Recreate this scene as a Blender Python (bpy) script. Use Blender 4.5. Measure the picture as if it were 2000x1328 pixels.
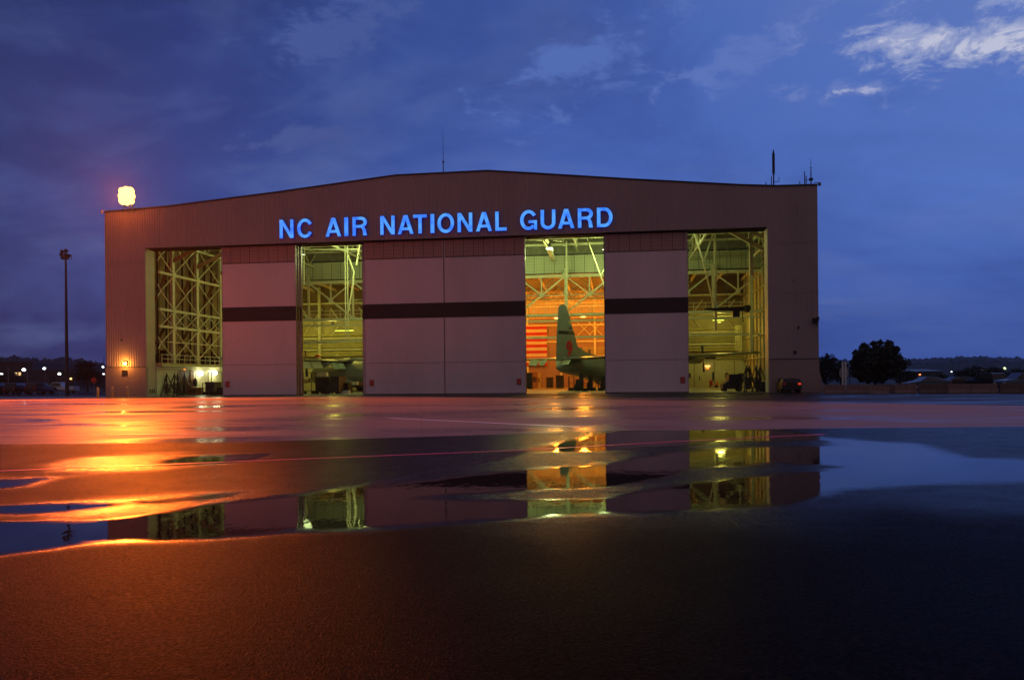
import bpy, math, random
import numpy as np
from mathutils import Vector, Matrix
random.seed(7); RNG = np.random.default_rng(7)
for o in list(bpy.data.objects): bpy.data.objects.remove(o)
SC = bpy.context.scene; COL = SC.collection
# ------------------------------------------------------------------ camera
F, HOR, ROLL, CAMH = 1500.0, 740.7, 0.0095, 1.6
cam = bpy.data.cameras.new('camera'); camo = bpy.data.objects.new('camera', cam); COL.objects.link(camo)
camo.location = (0, 0, CAMH)
camo.rotation_euler = (Matrix.Rotation(math.radians(90), 3, 'X') @ Matrix.Rotation(-ROLL, 3, 'Z')).to_euler()
cam.sensor_width = 36; cam.lens = 36*F/2000; cam.shift_y = (HOR-664)/2000; cam.clip_end = 6000; cam.clip_start = .1
SC.camera = camo
SC.view_settings.view_transform = 'Standard'; SC.view_settings.look = 'None'
SC.view_settings.exposure = 0; SC.view_settings.gamma = 1
try: SC.cycles.sample_clamp_indirect = 6
except Exception: pass
# ------------------------------------------------------------------ world: dusk sky
W = bpy.data.worlds.new('World'); SC.world = W; W.use_nodes = True
class NT:
    def __init__(s, t): s.t = t; t.nodes.clear()
    def n(s, typ, _in=None, **kw):
        nd = s.t.nodes.new(typ)
        for k, v in kw.items(): setattr(nd, k, v)
        if _in:
            for k, v in _in.items(): s.set(nd, k, v)
        return nd
    def set(s, nd, k, v):
        sock = nd.inputs[k]
        if hasattr(v, 'is_output') or isinstance(v, bpy.types.NodeSocket): s.t.links.new(v, sock)
        elif isinstance(v, bpy.types.Node): s.t.links.new(v.outputs[0], sock)
        else: sock.default_value = v
    def math(s, op, a, b=None, c=None, clamp=False):
        nd = s.t.nodes.new('ShaderNodeMath'); nd.operation = op; nd.use_clamp = clamp
        for i, v in enumerate((a, b, c)):
            if v is not None: s.set(nd, i, v)
        return nd.outputs[0]
    def ramp(s, fac, stops, interp='LINEAR'):
        nd = s.t.nodes.new('ShaderNodeValToRGB'); cr = nd.color_ramp; cr.interpolation = interp
        while len(cr.elements) < len(stops): cr.elements.new(.5)
        for e, (p, c) in zip(cr.elements, stops):
            e.position = p; e.color = c if len(c) == 4 else (*c, 1)
        s.set(nd, 0, fac); return nd.outputs[0]
    def mix(s, fac, a, b, blend='MIX'):
        nd = s.t.nodes.new('ShaderNodeMix'); nd.data_type = 'RGBA'; nd.blend_type = blend
        s.set(nd, 0, fac)
        for k, v in ((6, a), (7, b)):
            s.set(nd, k, (*v, 1) if isinstance(v, tuple) and len(v) == 3 else v)
        return nd.outputs[2]
    def noise(s, vec, scale, detail=4, rough=.55, dist=0, out=0):
        nd = s.n('ShaderNodeTexNoise', {'Vector': vec, 'Scale': scale, 'Detail': detail, 'Roughness': rough, 'Distortion': dist})
        return nd.outputs[out]
    def mapping(s, vec, scale=(1, 1, 1), loc=(0, 0, 0), rot=(0, 0, 0)):
        return s.n('ShaderNodeMapping', {'Vector': vec, 'Scale': scale, 'Location': loc, 'Rotation': rot}).outputs[0]
def srgb(r, g, b):
    f = lambda c: (c/255/12.92) if c/255 <= .04045 else ((c/255+.055)/1.055)**2.4
    return (f(r), f(g), f(b))
t = NT(W.node_tree)
tc = t.n('ShaderNodeTexCoord').outputs['Generated']
sep = t.n('ShaderNodeSeparateXYZ', {0: tc})
X, Y, Z = sep.outputs
ym = t.math('MAXIMUM', Y, .15)
az = t.math('DIVIDE', X, ym)             # tangent of azimuth
el = t.math('MAXIMUM', Z, 0.0)
azf = t.math('MULTIPLY_ADD', az, .72, .5, clamp=True)
low = t.ramp(azf, [(0, srgb(54, 55, 104)), (.2, srgb(56, 60, 116)), (.5, srgb(60, 85, 162)), (1, srgb(62, 90, 172))])
mid = t.ramp(azf, [(0, srgb(54, 70, 128)), (.25, srgb(60, 82, 154)), (.5, srgb(70, 100, 182)), (1, srgb(88, 122, 204))])
top = t.ramp(azf, [(0, srgb(38, 56, 110)), (.25, srgb(46, 68, 132)), (.6, srgb(72, 102, 180)), (1, srgb(92, 124, 200))])
f1 = t.ramp(el, [(0.02, (0, 0, 0)), (.2, (1, 1, 1))])
f2 = t.ramp(el, [(0.2, (0, 0, 0)), (.5, (1, 1, 1))])
base = t.mix(f2, t.mix(f1, low, mid), top)
# cloud sheets, laid on a plane high above
zz = t.math('ADD', el, .22)
pv = t.n('ShaderNodeCombineXYZ', {0: t.math('DIVIDE', X, zz), 1: t.math('DIVIDE', Y, zz), 2: 0.0}).outputs[0]
pv = t.mapping(pv, scale=(.8, 1.0, 1), rot=(0, 0, .5), loc=(3.1, 1.7, 0))
cl = t.noise(pv, 1.3, 8, .6, .5)
base = t.mix(t.ramp(cl, [(.3, (1, 1, 1)), (.55, (0, 0, 0))]), base, t.mix(1.0, base, (.74, .74, .80), 'MULTIPLY'))
wisp = t.noise(t.mapping(pv, loc=(7, 3, 0), scale=(.75, 1, 1)), 2.6, 9, .62, .4)
base = t.mix(t.ramp(wisp, [(.5, (0, 0, 0)), (.8, (.4, .4, .4))]), base, (.16, .22, .46))
# torn bright break upper right
def blob(cx, cz, rx, rz, rot=0):
    dx = t.math('SUBTRACT', az, cx); dz = t.math('SUBTRACT', t.math('DIVIDE', Z, ym), cz)
    a = t.math('DIVIDE', dx, rx); b = t.math('DIVIDE', t.math('MULTIPLY_ADD', dx, rot, dz), rz)
    r = t.math('SQRT', t.math('ADD', t.math('MULTIPLY', a, a), t.math('MULTIPLY', b, b)))
    return t.math('SUBTRACT', 1.0, r)
nn = t.noise(t.mapping(tc, scale=(7, 7, 15)), 2.0, 10, .68, .35)
def cloud(b, col, lo, hi, amp=4.2):
    global base
    m = t.math('ADD', b, t.math('MULTIPLY', t.math('SUBTRACT', nn, .5), amp))
    front = t.math('GREATER_THAN', Y, .2)
    base = t.mix(t.math('MULTIPLY', front, t.ramp(m, [(lo, (0, 0, 0)), (hi, (1, 1, 1))], 'EASE')), base, col)
broad = t.noise(t.mapping(tc, scale=(3, 3, 7)), 1.0, 7, .6, .4)
base = t.mix(1.0, base, t.ramp(broad, [(.32, (.80, .80, .84)), (.5, (1, 1, 1)), (.7, (1.0, 1.0, 1.0))]), 'MULTIPLY')
base = t.mix(t.ramp(broad, [(.5, (0, 0, 0)), (.75, (.35, .35, .35))]), base, srgb(100, 122, 190))
cloud(blob(.60, .435, .30, .085), srgb(112, 134, 200), .2, 1.5)
cloud(blob(.60, .430, .25, .065), srgb(156, 168, 212), .35, 1.7)
cloud(blob(.61, .428, .18, .045), srgb(196, 200, 226), .7, 2.7)
cloud(blob(.44, .368, .15, .03), srgb(110, 132, 198), .3, 1.4)
cloud(blob(.44, .367, .09, .018), srgb(168, 176, 218), .6, 1.6)
cloud(blob(.66, .495, .14, .05), srgb(140, 156, 210), .5, 1.6)
cloud(blob(.28, .40, .12, .06, -.35), srgb(96, 122, 194), .3, 2.6)
cloud(blob(.12, .42, .2, .09, -.5), srgb(86, 114, 188), .3, 2.8)
cloud(blob(-.24, .44, .16, .08, -.3), srgb(72, 92, 158), .3, 2.8)
cloud(blob(-.25, .32, .14, .04, -.2), srgb(72, 90, 154), .3, 2.8)
# the half of the sky behind the camera: greyer and brightened to light the facade
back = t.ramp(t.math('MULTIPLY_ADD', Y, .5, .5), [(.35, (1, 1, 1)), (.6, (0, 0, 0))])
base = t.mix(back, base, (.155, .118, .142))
grain = t.ramp(t.math('ADD', Z, .5), [(.48, (0, 0, 0)), (.5, (1, 1, 1))])
base = t.mix(1.0, base, (.93, .93, .92), 'MULTIPLY')
base = t.mix(grain, (.01, .012, .03), base)
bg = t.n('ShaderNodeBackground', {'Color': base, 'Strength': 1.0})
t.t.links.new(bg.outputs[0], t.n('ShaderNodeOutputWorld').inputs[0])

# ------------------------------------------------------------------ picture <-> place
def unroll(x, y): return x-ROLL*(y-HOR), y+ROLL*(x-1000)
def ground(x, y, z=0):
    x, y = unroll(x, y); d = F*(CAMH-z)/(y-HOR); return Vector(((x-1000)/F*d, d, z))
def at(x, y, d):
    x, y = unroll(x, y); return Vector(((x-1000)/F*d, d, CAMH+(HOR-y)/F*d))
P0 = Vector((-46.8, 88.55, 0)); YAW = math.atan2(-10.25, 78.1)
DU = Vector((math.cos(YAW), math.sin(YAW), 0)); DV = Vector((-math.sin(YAW), math.cos(YAW), 0))
def WD(u, v, z=0): return P0+DU*u+DV*v+Vector((0, 0, z))
def UZ(x, y, v=0):
    """point of the hangar plane at depth v seen at photo pixel (x, y): local u and z"""
    x, y = unroll(x, y); k = (x-1000)/F
    A = P0+DV*v; u = (k*A.y-A.x)/(DU.x-k*DU.y); d = (A+DU*u).y
    return u, CAMH+(HOR-y)/F*d
def U(x, v=0, y=650): return UZ(x, y, v)[0]
def Zt(x, y, v=0): return UZ(x, y, v)[1]
HW = U(1599)   # hangar width
# ------------------------------------------------------------------ materials
def newmat(name):
    m = bpy.data.materials.new(name); m.use_nodes = True; return m, NT(m.node_tree)
def out(t, sh): t.t.links.new(sh.outputs[0], t.n('ShaderNodeOutputMaterial').inputs[0])
def pbr(name, col, rough=.6, metal=0, var=.25, scale=1.5, bump=0, bscale=20, emit=None, es=0, coat=0, stretch=(1, 1, 1), spec=.5):
    m, t = newmat(name)
    co = t.mapping(t.n('ShaderNodeTexCoord').outputs['Object'], scale=stretch)
    n1 = t.noise(co, scale, 6, .6)
    c = t.mix(t.ramp(n1, [(.3, (0, 0, 0)), (.7, (1, 1, 1))]), tuple(x*(1-var) for x in col), tuple(min(1, x*(1+var*.5)) for x in col))
    r = t.math('MULTIPLY_ADD', n1, .2, rough-.1, clamp=True)
    p = t.n('ShaderNodeBsdfPrincipled', {'Base Color': c, 'Roughness': r, 'Metallic': metal, 'Coat Weight': coat, 'Specular IOR Level': spec})
    if bump:
        b = t.n('ShaderNodeBump', {'Height': t.noise(co, bscale, 5, .6), 'Strength': bump, 'Distance': .05}); t.set(p, 'Normal', b)
    if emit: t.set(p, 'Emission Color', (*emit, 1)); t.set(p, 'Emission Strength', es)
    out(t, p); return m
def glow(name, col, s):
    m, t = newmat(name)
    p = t.n('ShaderNodeBsdfPrincipled', {'Base Color': (*[min(.8, c) for c in col], 1), 'Emission Color': (*col, 1), 'Emission Strength': s}); out(t, p); return m
M = {}
M['siding'] = pbr('ribbed_siding', (.36, .285, .29), .6, var=.12, scale=.25, stretch=(1, 1, .3))
M['fascia'] = M['siding']
M['doorskin'] = pbr('door_skin', (.72, .58, .62), .5, var=.10, scale=.3, stretch=(1, 1, .25))
M['stripe'] = pbr('dark_brown_paint', (.03, .014, .014), .55, var=.2)
M['frame'] = pbr('dark_frame', (.02, .016, .018), .5)
M['placard'] = pbr('red_placard', (.34, .10, .07), .5)
M['jamb'] = pbr('jamb_metal', (.45, .40, .28), .5, var=.12)
M['cream'] = pbr('cream_steel', (.62, .60, .38), .5, var=.18, scale=2)
M['rust'] = pbr('red_oxide_steel', (.30, .13, .06), .6, var=.4, scale=1.2)
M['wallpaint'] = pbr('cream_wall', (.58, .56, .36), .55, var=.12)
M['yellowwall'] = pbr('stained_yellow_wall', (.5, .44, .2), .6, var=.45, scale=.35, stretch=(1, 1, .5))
M['ceil'] = pbr('ceiling_deck', (.20, .19, .13), .7, var=.3)
M['dark'] = pbr('black_steel', (.012, .012, .013), .5)
M['darkgrey'] = pbr('dark_grey_paint', (.05, .05, .05), .45, var=.4)
M['pipe'] = pbr('yellowed_pipe', (.55, .5, .2), .4)
M['plane'] = pbr('grey_green_skin', (.17, .19, .185), .42, var=.18, scale=.6)
M['planelight'] = pbr('pale_green_lit_skin', (.42, .48, .36), .42, var=.15)  # aircraft skin with lamp light painted in; also a plain pale green
M['tyre'] = pbr('tyre_rubber', (.012, .012, .012), .8)
M['red9'] = pbr('red_numeral', (.9, .04, .05), .5, var=.1)
M['navy'] = pbr('navy_band', (.008, .01, .02), .5)
M['gold'] = pbr('gold_letters', (.4, .38, .2), .5)
M['flagred'] = pbr('flag_red', (.42, .02, .02), .8, var=.1); M['flagwhite'] = pbr('flag_white', (.55, .46, .32), .8, var=.06)
M['flagblue'] = pbr('flag_blue', (.02, .03, .12), .8, var=.1)
M['concrete_b'] = pbr('barrier_concrete', (.22, .14, .125), .85, var=.35, scale=2.5, bump=.4, bscale=8)
M['bark'] = pbr('bark', (.04, .03, .022), .9, bump=.6)
M['leaf'] = pbr('dark_leaf', (.028, .042, .02), .7, var=.5, scale=.8)
M['white'] = pbr('white_paint', (.6, .6, .62), .35, coat=.3)
M['carred'] = pbr('maroon_paint', (.05, .012, .01), .45, coat=.1); M['carblack'] = pbr('black_paint', (.012, .009, .009), .45, coat=.1)
M['carblue'] = pbr('blue_grey_paint', (.06, .08, .12), .35, coat=.2)
M['glass'] = pbr('dark_glass', (.01, .012, .016), .06, spec=.8)
M['stopred'] = pbr('sign_red', (.65, .04, .02), .5, var=.1)
M['orange'] = pbr('orange_paint', (.8, .16, .03), .5)
M['bollard'] = pbr('bollard_paint', (.72, .38, .12), .5)
M['metal'] = pbr('galvanised', (.3, .3, .3), .4, metal=.7)
M['farwall'] = pbr('far_wall', (.05, .052, .062), .8)
M['e_sodium'] = glow('sodium_lens', (1, .55, .11), 4.5)
M['e_sod2'] = glow('sodium_small', (1, .38, .04), 30)
M['e_white'] = glow('mercury_lens', (.9, 1, .7), 4)
M['e_far'] = glow('far_lamp_white', (.9, 1, .95), 7); M['e_farg'] = glow('far_lamp_green', (.7, 1, .45), 6)
M['e_farr'] = glow('far_lamp_red', (1, .16, .05), 5); M['e_faro'] = glow('far_lamp_orange', (1, .55, .12), 6)
M['e_yel'] = glow('tube_yellow', (.85, 1, .1), 1.5); M['e_hall'] = glow('hall_lamp', (1, .62, .25), 8)
M['e_exit'] = glow('exit_orange', (1, .28, .04), 2.2); M['e_win'] = glow('lit_window', (1, .6, .25), 1.1)
M['e_bulb'] = glow('bulb', (1, 1, .7), 25); M['e_tail'] = glow('tail_lamp', (1, .07, .02), .5)
def blue_face():
    m, t = newmat('sign_face_blue')
    co = t.n('ShaderNodeTexCoord').outputs['Object']
    n1 = t.noise(co, 1.1, 3, .5)
    c = t.mix(t.ramp(n1, [(.35, (0, 0, 0)), (.65, (1, 1, 1))]), (.028, .19, 1.0), (.085, .38, 1.0))
    p = t.n('ShaderNodeBsdfPrincipled', {'Base Color': (.05, .15, .5, 1), 'Emission Color': c, 'Emission Strength': 1.0}); out(t, p); return m
M['blue'] = blue_face()
M['bluedge'] = glow('sign_edge_blue', (.006, .01, .35), .55)
# block wall: mortar grid on tan paint
def block_mat():
    m, t = newmat('painted_block')
    co = t.n('ShaderNodeTexCoord').outputs['Object']
    s = t.n('ShaderNodeSeparateXYZ', {0: co}); v = t.n('ShaderNodeCombineXYZ', {0: t.math('ADD', s.outputs[0], s.outputs[1]), 1: s.outputs[2], 2: 0.0}).outputs[0]
    b = t.n('ShaderNodeTexBrick', {'Vector': v, 'Color1': (.38, .27, .26, 1), 'Color2': (.34, .25, .235, 1), 'Mortar': (.2, .15, .14, 1), 'Scale': 1.0, 'Mortar Size': .008, 'Brick Width': .4, 'Row Height': .2})
    bp = t.n('ShaderNodeBump', {'Height': b.outputs['Fac'], 'Strength': .6, 'Distance': -.02})
    n1 = t.noise(co, .8, 6, .6)
    c = t.mix(t.math('MULTIPLY', n1, .5), b.outputs[0], (.25, .18, .17))
    out(t, t.n('ShaderNodeBsdfPrincipled', {'Base Color': c, 'Roughness': .7, 'Normal': bp})); return m
M['block'] = block_mat()
def grid_mat(name, col, line, pu, pz, wu=.06, wz=.03, seg=None, rough=.5):
    """panels: vertical seams every pu metres, fine horizontal seams every pz"""
    m, t = newmat(name)
    co = t.n('ShaderNodeTexCoord').outputs['Object']; s = t.n('ShaderNodeSeparateXYZ', {0: co})
    uu = t.math('ADD', s.outputs[0], s.outputs[1])
    a = t.math('LESS_THAN', t.math('FRACT', t.math('DIVIDE', uu, pu)), wu/pu)
    b = t.math('LESS_THAN', t.math('FRACT', t.math('DIVIDE', s.outputs[2], pz)), wz/pz)
    f = t.math('MULTIPLY', t.math('LESS_THAN', t.math('FRACT', t.math('DIVIDE', uu, pu/4)), .03/(pu/4)), .35)
    l = t.math('MAXIMUM', a, t.math('MAXIMUM', t.math('MULTIPLY', b, .45), f))
    n1 = t.noise(co, .5, 6, .6)
    c = t.mix(l, t.mix(n1, tuple(x*.75 for x in col), tuple(x*1.15 for x in col)), line)
    out(t, t.n('ShaderNodeBsdfPrincipled', {'Base Color': c, 'Roughness': rough})); return m
M['panels'] = grid_mat('interior_panels', (.5, .52, .34), (.03, .03, .02), 1.45, .42)
M['winband'] = grid_mat('translucent_glazing', (.42, .24, .21), (.008, .006, .006), 1.12, .42, wu=.05, rough=.35)
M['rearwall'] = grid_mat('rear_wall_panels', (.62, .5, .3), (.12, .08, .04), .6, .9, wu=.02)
def ground_mat(kind):
    m, t = newmat(kind)
    co = t.n('ShaderNodeTexCoord').outputs['Object']
    if kind == 'wet_asphalt':
        pu = t.n('ShaderNodeAttribute', attribute_name='puddle').outputs['Fac']
        edge = t.noise(t.mapping(co, scale=(1, 1.3, 1)), 1.5, 10, .74)
        pm = t.math('ADD', pu, t.math('MULTIPLY', t.math('SUBTRACT', edge, .5), .75))
        mask = t.ramp(pm, [(.38, (0, 0, 0)), (.62, (1, 1, 1))], 'EASE')
        film = t.ramp(t.math('ADD', pu, t.math('MULTIPLY', t.math('SUBTRACT', edge, .5), .22)), [(.05, (0, 0, 0)), (.45, (1, 1, 1))], 'EASE')
        agg = t.noise(co, 85, 3, .7)
        stone = t.n('ShaderNodeTexVoronoi', {'Vector': t.mapping(co, scale=(1, .5, 1)), 'Scale': 62.0}).outputs['Color']
        stone = t.n('ShaderNodeSeparateXYZ', {0: stone}).outputs[0]
        vor = t.noise(t.mapping(co, scale=(1, .6, 1)), 62, 3, .7)
        patch = t.noise(co, 9, 5, .7)
        big = t.noise(co, .35, 5, .6)
        c = t.mix(t.math('MULTIPLY', stone, t.math('MULTIPLY_ADD', patch, 1.2, -.1)), (.002, .0018, .0018), (.024, .020, .019))
        c = t.mix(t.ramp(t.noise(t.mapping(co, scale=(1, 1, 1)), 3, 3), [(.62, (0, 0, 0)), (.7, (1, 1, 1))]), c, (.012, .011, .011))
        c = t.mix(mask, c, (.010, .010, .011))
        rough_dry = t.math('MULTIPLY_ADD', big, .22, t.math('MULTIPLY_ADD', stone, .12, .19))
        r = t.n('ShaderNodeMix', {0: film, 2: rough_dry, 3: .17}).outputs[0]
        r = t.n('ShaderNodeMix', {0: mask, 2: r, 3: .015}).outputs[0]
        h = t.math('ADD', t.math('MULTIPLY', vor, 2.0), t.math('MULTIPLY', stone, .5))
        st = t.math('MULTIPLY', t.math('SUBTRACT', 1.0, film), .55)
        b1 = t.n('ShaderNodeBump', {'Height': h, 'Strength': st, 'Distance': .012})
        rip = t.noise(t.mapping(co, scale=(1, .5, 1)), 5.0, 3, .5)
        b2 = t.n('ShaderNodeBump', {'Height': rip, 'Strength': t.math('MULTIPLY', mask, .10), 'Distance': .012, 'Normal': b1})
        p = t.n('ShaderNodeBsdfPrincipled', {'Base Color': c, 'Roughness': r, 'Normal': b2, 'IOR': 1.33, 'Specular IOR Level': t.math('MULTIPLY_ADD', mask, .11, t.math('MULTIPLY_ADD', film, .095, t.math('MULTIPLY', t.math('SUBTRACT', 1.0, film), t.ramp(t.noise(t.mapping(co, scale=(1, .6, 1)), 34, 6, .8), [(.33, (.003, .003, .003)), (.5, (.010, .010, .010)), (.7, (.026, .026, .026))]))))})
    else:
        con = kind == 'wet_concrete'
        sp = t.n('ShaderNodeSeparateXYZ', {0: co})
        jx = t.math('LESS_THAN', t.math('FRACT', t.math('DIVIDE', t.math('ADD', sp.outputs[0], t.math('MULTIPLY', sp.outputs[1], .12)), 7.6)), .012)
        jy = t.math('LESS_THAN', t.math('FRACT', t.math('DIVIDE', t.math('SUBTRACT', sp.outputs[1], t.math('MULTIPLY', sp.outputs[0], .12)), 7.6)), .02)
        j = t.math('MAXIMUM', jx, jy)
        wet = t.noise(t.mapping(co, scale=(.5, 1.2, 1)), .16, 7, .6, .4)
        fine = t.noise(co, 25, 4, .7)
        a = (.34, .25, .20) if con else (.035, .033, .034)
        c = t.mix(t.ramp(wet, [(.35, (0, 0, 0)), (.65, (1, 1, 1))]), a, tuple(x*.62 for x in a))
        c = t.mix(t.math('MULTIPLY', fine, .4), c, tuple(x*.5 for x in a))
        if con: c = t.mix(t.math('MULTIPLY', j, .15), c, (.03, .02, .02))
        r = t.ramp(wet, [(.36, (.6, .6, .6)), (.5, (.42, .42, .42)), (.58, (.24, .24, .24)), (.66, (.07, .07, .07))])
        b1 = t.n('ShaderNodeBump', {'Height': fine, 'Strength': .2, 'Distance': .01})
        p = t.n('ShaderNodeBsdfPrincipled', {'Base Color': c, 'Roughness': r, 'Normal': b1, 'IOR': 1.33, 'Specular IOR Level': .11 if con else .08})
    out(t, p); return m
M['asphalt'] = ground_mat('wet_asphalt'); M['concrete'] = ground_mat('wet_concrete'); M['lane'] = ground_mat('dark_lane')
M['grass'] = pbr('dark_grass', (.02, .024, .014), .9, var=.5, scale=.05)
M['hill'] = pbr('wooded_hill', (.035, .045, .05), .95, var=.4, scale=.02)
M['linered'] = pbr('red_line_paint', (.9, .05, .10), .35, var=.2)
M['linepale'] = pbr('pale_line_paint', (.85, .75, .68), .35, var=.25, scale=2)
M['lineyel'] = pbr('worn_line_paint', (.6, .5, .4), .4, var=.5, scale=2)
M['floor'] = pbr('hangar_floor', (.42, .40, .28), .3, var=.15, scale=.4)
# ------------------------------------------------------------------ mesh helpers
class MB:
    def __init__(s): s.v = []; s.f = []
    def add(s, vs, fs):
        o = len(s.v); s.v += [tuple(p) for p in vs]; s.f += [tuple(i+o for i in f) for f in fs]; return s
    def box(s, x0, x1, y0, y1, z0, z1):
        return s.add([(x0, y0, z0), (x1, y0, z0), (x1, y1, z0), (x0, y1, z0), (x0, y0, z1), (x1, y0, z1), (x1, y1, z1), (x0, y1, z1)],
                     [(0, 3, 2, 1), (4, 5, 6, 7), (0, 1, 5, 4), (1, 2, 6, 5), (2, 3, 7, 6), (3, 0, 4, 7)])
    def bar(s, p, q, w=.1, h=None):
        h = h or w; p = Vector(p); q = Vector(q); d = (q-p).normalized()
        up = Vector((0, 0, 1)) if abs(d.z) < .95 else Vector((0, 1, 0))
        a = d.cross(up).normalized()*(w/2); b = a.cross(d).normalized()*(h/2)
        return s.add([p-a-b, p+a-b, p+a+b, p-a+b, q-a-b, q+a-b, q+a+b, q-a+b],
                     [(0, 3, 2, 1), (4, 5, 6, 7), (0, 1, 5, 4), (1, 2, 6, 5), (2, 3, 7, 6), (3, 0, 4, 7)])
    def cyl(s, p, q, r0, r1=None, n=10, cap=True):
        r1 = r0 if r1 is None else r1; p = Vector(p); q = Vector(q); d = (q-p).normalized()
        up = Vector((0, 0, 1)) if abs(d.z) < .95 else Vector((0, 1, 0))
        a = d.cross(up).normalized(); b = d.cross(a)
        vs = []
        for c, r in ((p, r0), (q, r1)):
            for i in range(n):
                w = 2*math.pi*i/n; vs.append(c+a*(r*math.cos(w))+b*(r*math.sin(w)))
        fs = [(i, (i+1) % n, n+(i+1) % n, n+i) for i in range(n)]
        if cap: fs += [tuple(range(n))[::-1], tuple(range(n, 2*n))]
        return s.add(vs, fs)
    def loft(s, rings, cap=True):
        n = len(rings[0]); vs = [p for r in rings for p in r]; fs = []
        for k in range(len(rings)-1):
            for i in range(n):
                j = (i+1) % n; fs.append((k*n+i, k*n+j, (k+1)*n+j, (k+1)*n+i))
        if cap: fs += [tuple(range(n))[::-1], tuple((len(rings)-1)*n+i for i in range(n))]
        return s.add(vs, fs)
    def prism(s, poly, y0, y1):
        """polygon in x,z extruded along y"""
        n = len(poly)
        return s.add([(x, y0, z) for x, z in poly]+[(x, y1, z) for x, z in poly],
                     [tuple(range(n)), tuple(range(2*n-1, n-1, -1))]+[(i, n+i, n+(i+1) % n, (i+1) % n) for i in range(n)])
    def build(s, name, mat, parent=None, smooth=False, loc=None):
        me = bpy.data.meshes.new(name); me.from_pydata(s.v, [], s.f); me.validate(); me.update()
        import bmesh
        bm = bmesh.new(); bm.from_mesh(me); bmesh.ops.recalc_face_normals(bm, faces=bm.faces); bm.to_mesh(me); bm.free()
        me.materials.append(M[mat] if isinstance(mat, str) else mat)
        if smooth:
            for p in me.polygons: p.use_smooth = True
            try: me.set_sharp_from_angle(angle=math.radians(38))
            except Exception: pass
        o = bpy.data.objects.new(name, me); COL.objects.link(o)
        if parent: o.parent = parent
        if loc is not None: o.location = loc
        return o
def tag(o, label=None, cat=None, group=None, kind=None):
    if label: o['label'] = label
    if cat: o['category'] = cat
    if group: o['group'] = group
    if kind: o['kind'] = kind
    return o
def thing(name, label, cat, loc=(0, 0, 0), rz=0, group=None):
    o = bpy.data.objects.new(name, None); COL.objects.link(o); o.location = loc; o.rotation_euler = (0, 0, rz); o.empty_display_size = .3
    return tag(o, label, cat, group)
def kids(o): return [c for c in bpy.data.objects if c.parent == o]
def dup(o, loc, rz=0, label=None, scale=None, parent=None):
    def cp(a, par):
        c = a.copy(); COL.objects.link(c); c.parent = par
        for ch in kids(a):
            if ch is not c: cp(ch, c)
        return c
    src = kids(o); c = o.copy(); COL.objects.link(c)
    for ch in src: cp(ch, c)
    c.location = loc; c.rotation_euler = (0, 0, rz)
    if label: c['label'] = label
    if scale: c.scale = (scale,)*3 if not isinstance(scale, tuple) else scale
    return c
def light(name, loc, power, col, r=.2, parent=None, spot=None, rot=None, blend=.6):
    l = bpy.data.lights.new(name, 'SPOT' if spot else 'POINT'); l.energy = power; l.color = col; l.shadow_soft_size = r
    if spot: l.spot_size = math.radians(spot); l.spot_blend = blend
    o = bpy.data.objects.new(name, l); COL.objects.link(o); o.location = loc
    if rot: o.rotation_euler = rot
    if parent: o.parent = parent
    return o
def textmesh(txt, size, depth, off=0.0):
    c = bpy.data.curves.new('txt', 'FONT'); c.body = txt; c.size = size; c.extrude = depth/2; c.offset = off; c.align_x = 'LEFT'
    c.resolution_u = 6
    o = bpy.data.objects.new('txt', c); COL.objects.link(o); bpy.context.view_layer.update()
    me = bpy.data.meshes.new_from_object(o.evaluated_get(bpy.context.evaluated_depsgraph_get()))
    bpy.data.objects.remove(o); return me
def fit_mesh(me, x0, x1, z0, z1, y0, y1):
    """text mesh (x, y, depth z) -> box in x, z with depth along y"""
    co = np.empty(len(me.vertices)*3); me.vertices.foreach_get('co', co); co = co.reshape(-1, 3)
    mn, mx = co.min(0), co.max(0); r = np.empty_like(co)
    r[:, 0] = x0+(co[:, 0]-mn[0])/(mx[0]-mn[0])*(x1-x0); r[:, 2] = z0+(co[:, 1]-mn[1])/(mx[1]-mn[1])*(z1-z0)
    r[:, 1] = y1+(co[:, 2]-mn[2])/max(1e-6, mx[2]-mn[2])*(y0-y1)
    me.vertices.foreach_set('co', r.ravel()); me.update()
    return me
# ------------------------------------------------------------------ ground
def gpoly(pts): return np.array([ground(x, y)[:2] for x, y in pts])
def sdist(P, poly):
    """signed distance (inside positive), P (n,2)"""
    d = np.full(len(P), 1e9); ins = np.zeros(len(P), bool); n = len(poly)
    for i in range(n):
        a = poly[i]; b = poly[(i+1) % n]; e = b-a; w = P-a
        tt = np.clip((w@e)/(e@e), 0, 1); q = w-tt[:, None]*e; d = np.minimum(d, np.hypot(q[:, 0], q[:, 1]))
        c = ((a[1] > P[:, 1]) != (b[1] > P[:, 1])) & (P[:, 0] < (b[0]-a[0])*(P[:, 1]-a[1])/(b[1]-a[1]+1e-12)+a[0]); ins ^= c
    return np.where(ins, d, -d)
BIG = gpoly([(-150, 1030), (100, 1022), (200, 1019), (300, 1006), (430, 985), (580, 970), (700, 952), (860, 925), (1030, 880), (1190, 846), (1345, 839), (1520, 840), (1620, 858), (1780, 866), (1880, 896), (2150, 906),
             (2150, 934), (2000, 937), (1800, 943), (1640, 952), (1600, 966), (1510, 984), (1345, 994), (1184, 1000), (1030, 1008), (860, 1018), (720, 1030), (580, 1033), (430, 1046), (300, 1052), (180, 1056), (100, 1066), (-150, 1096)])
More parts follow.
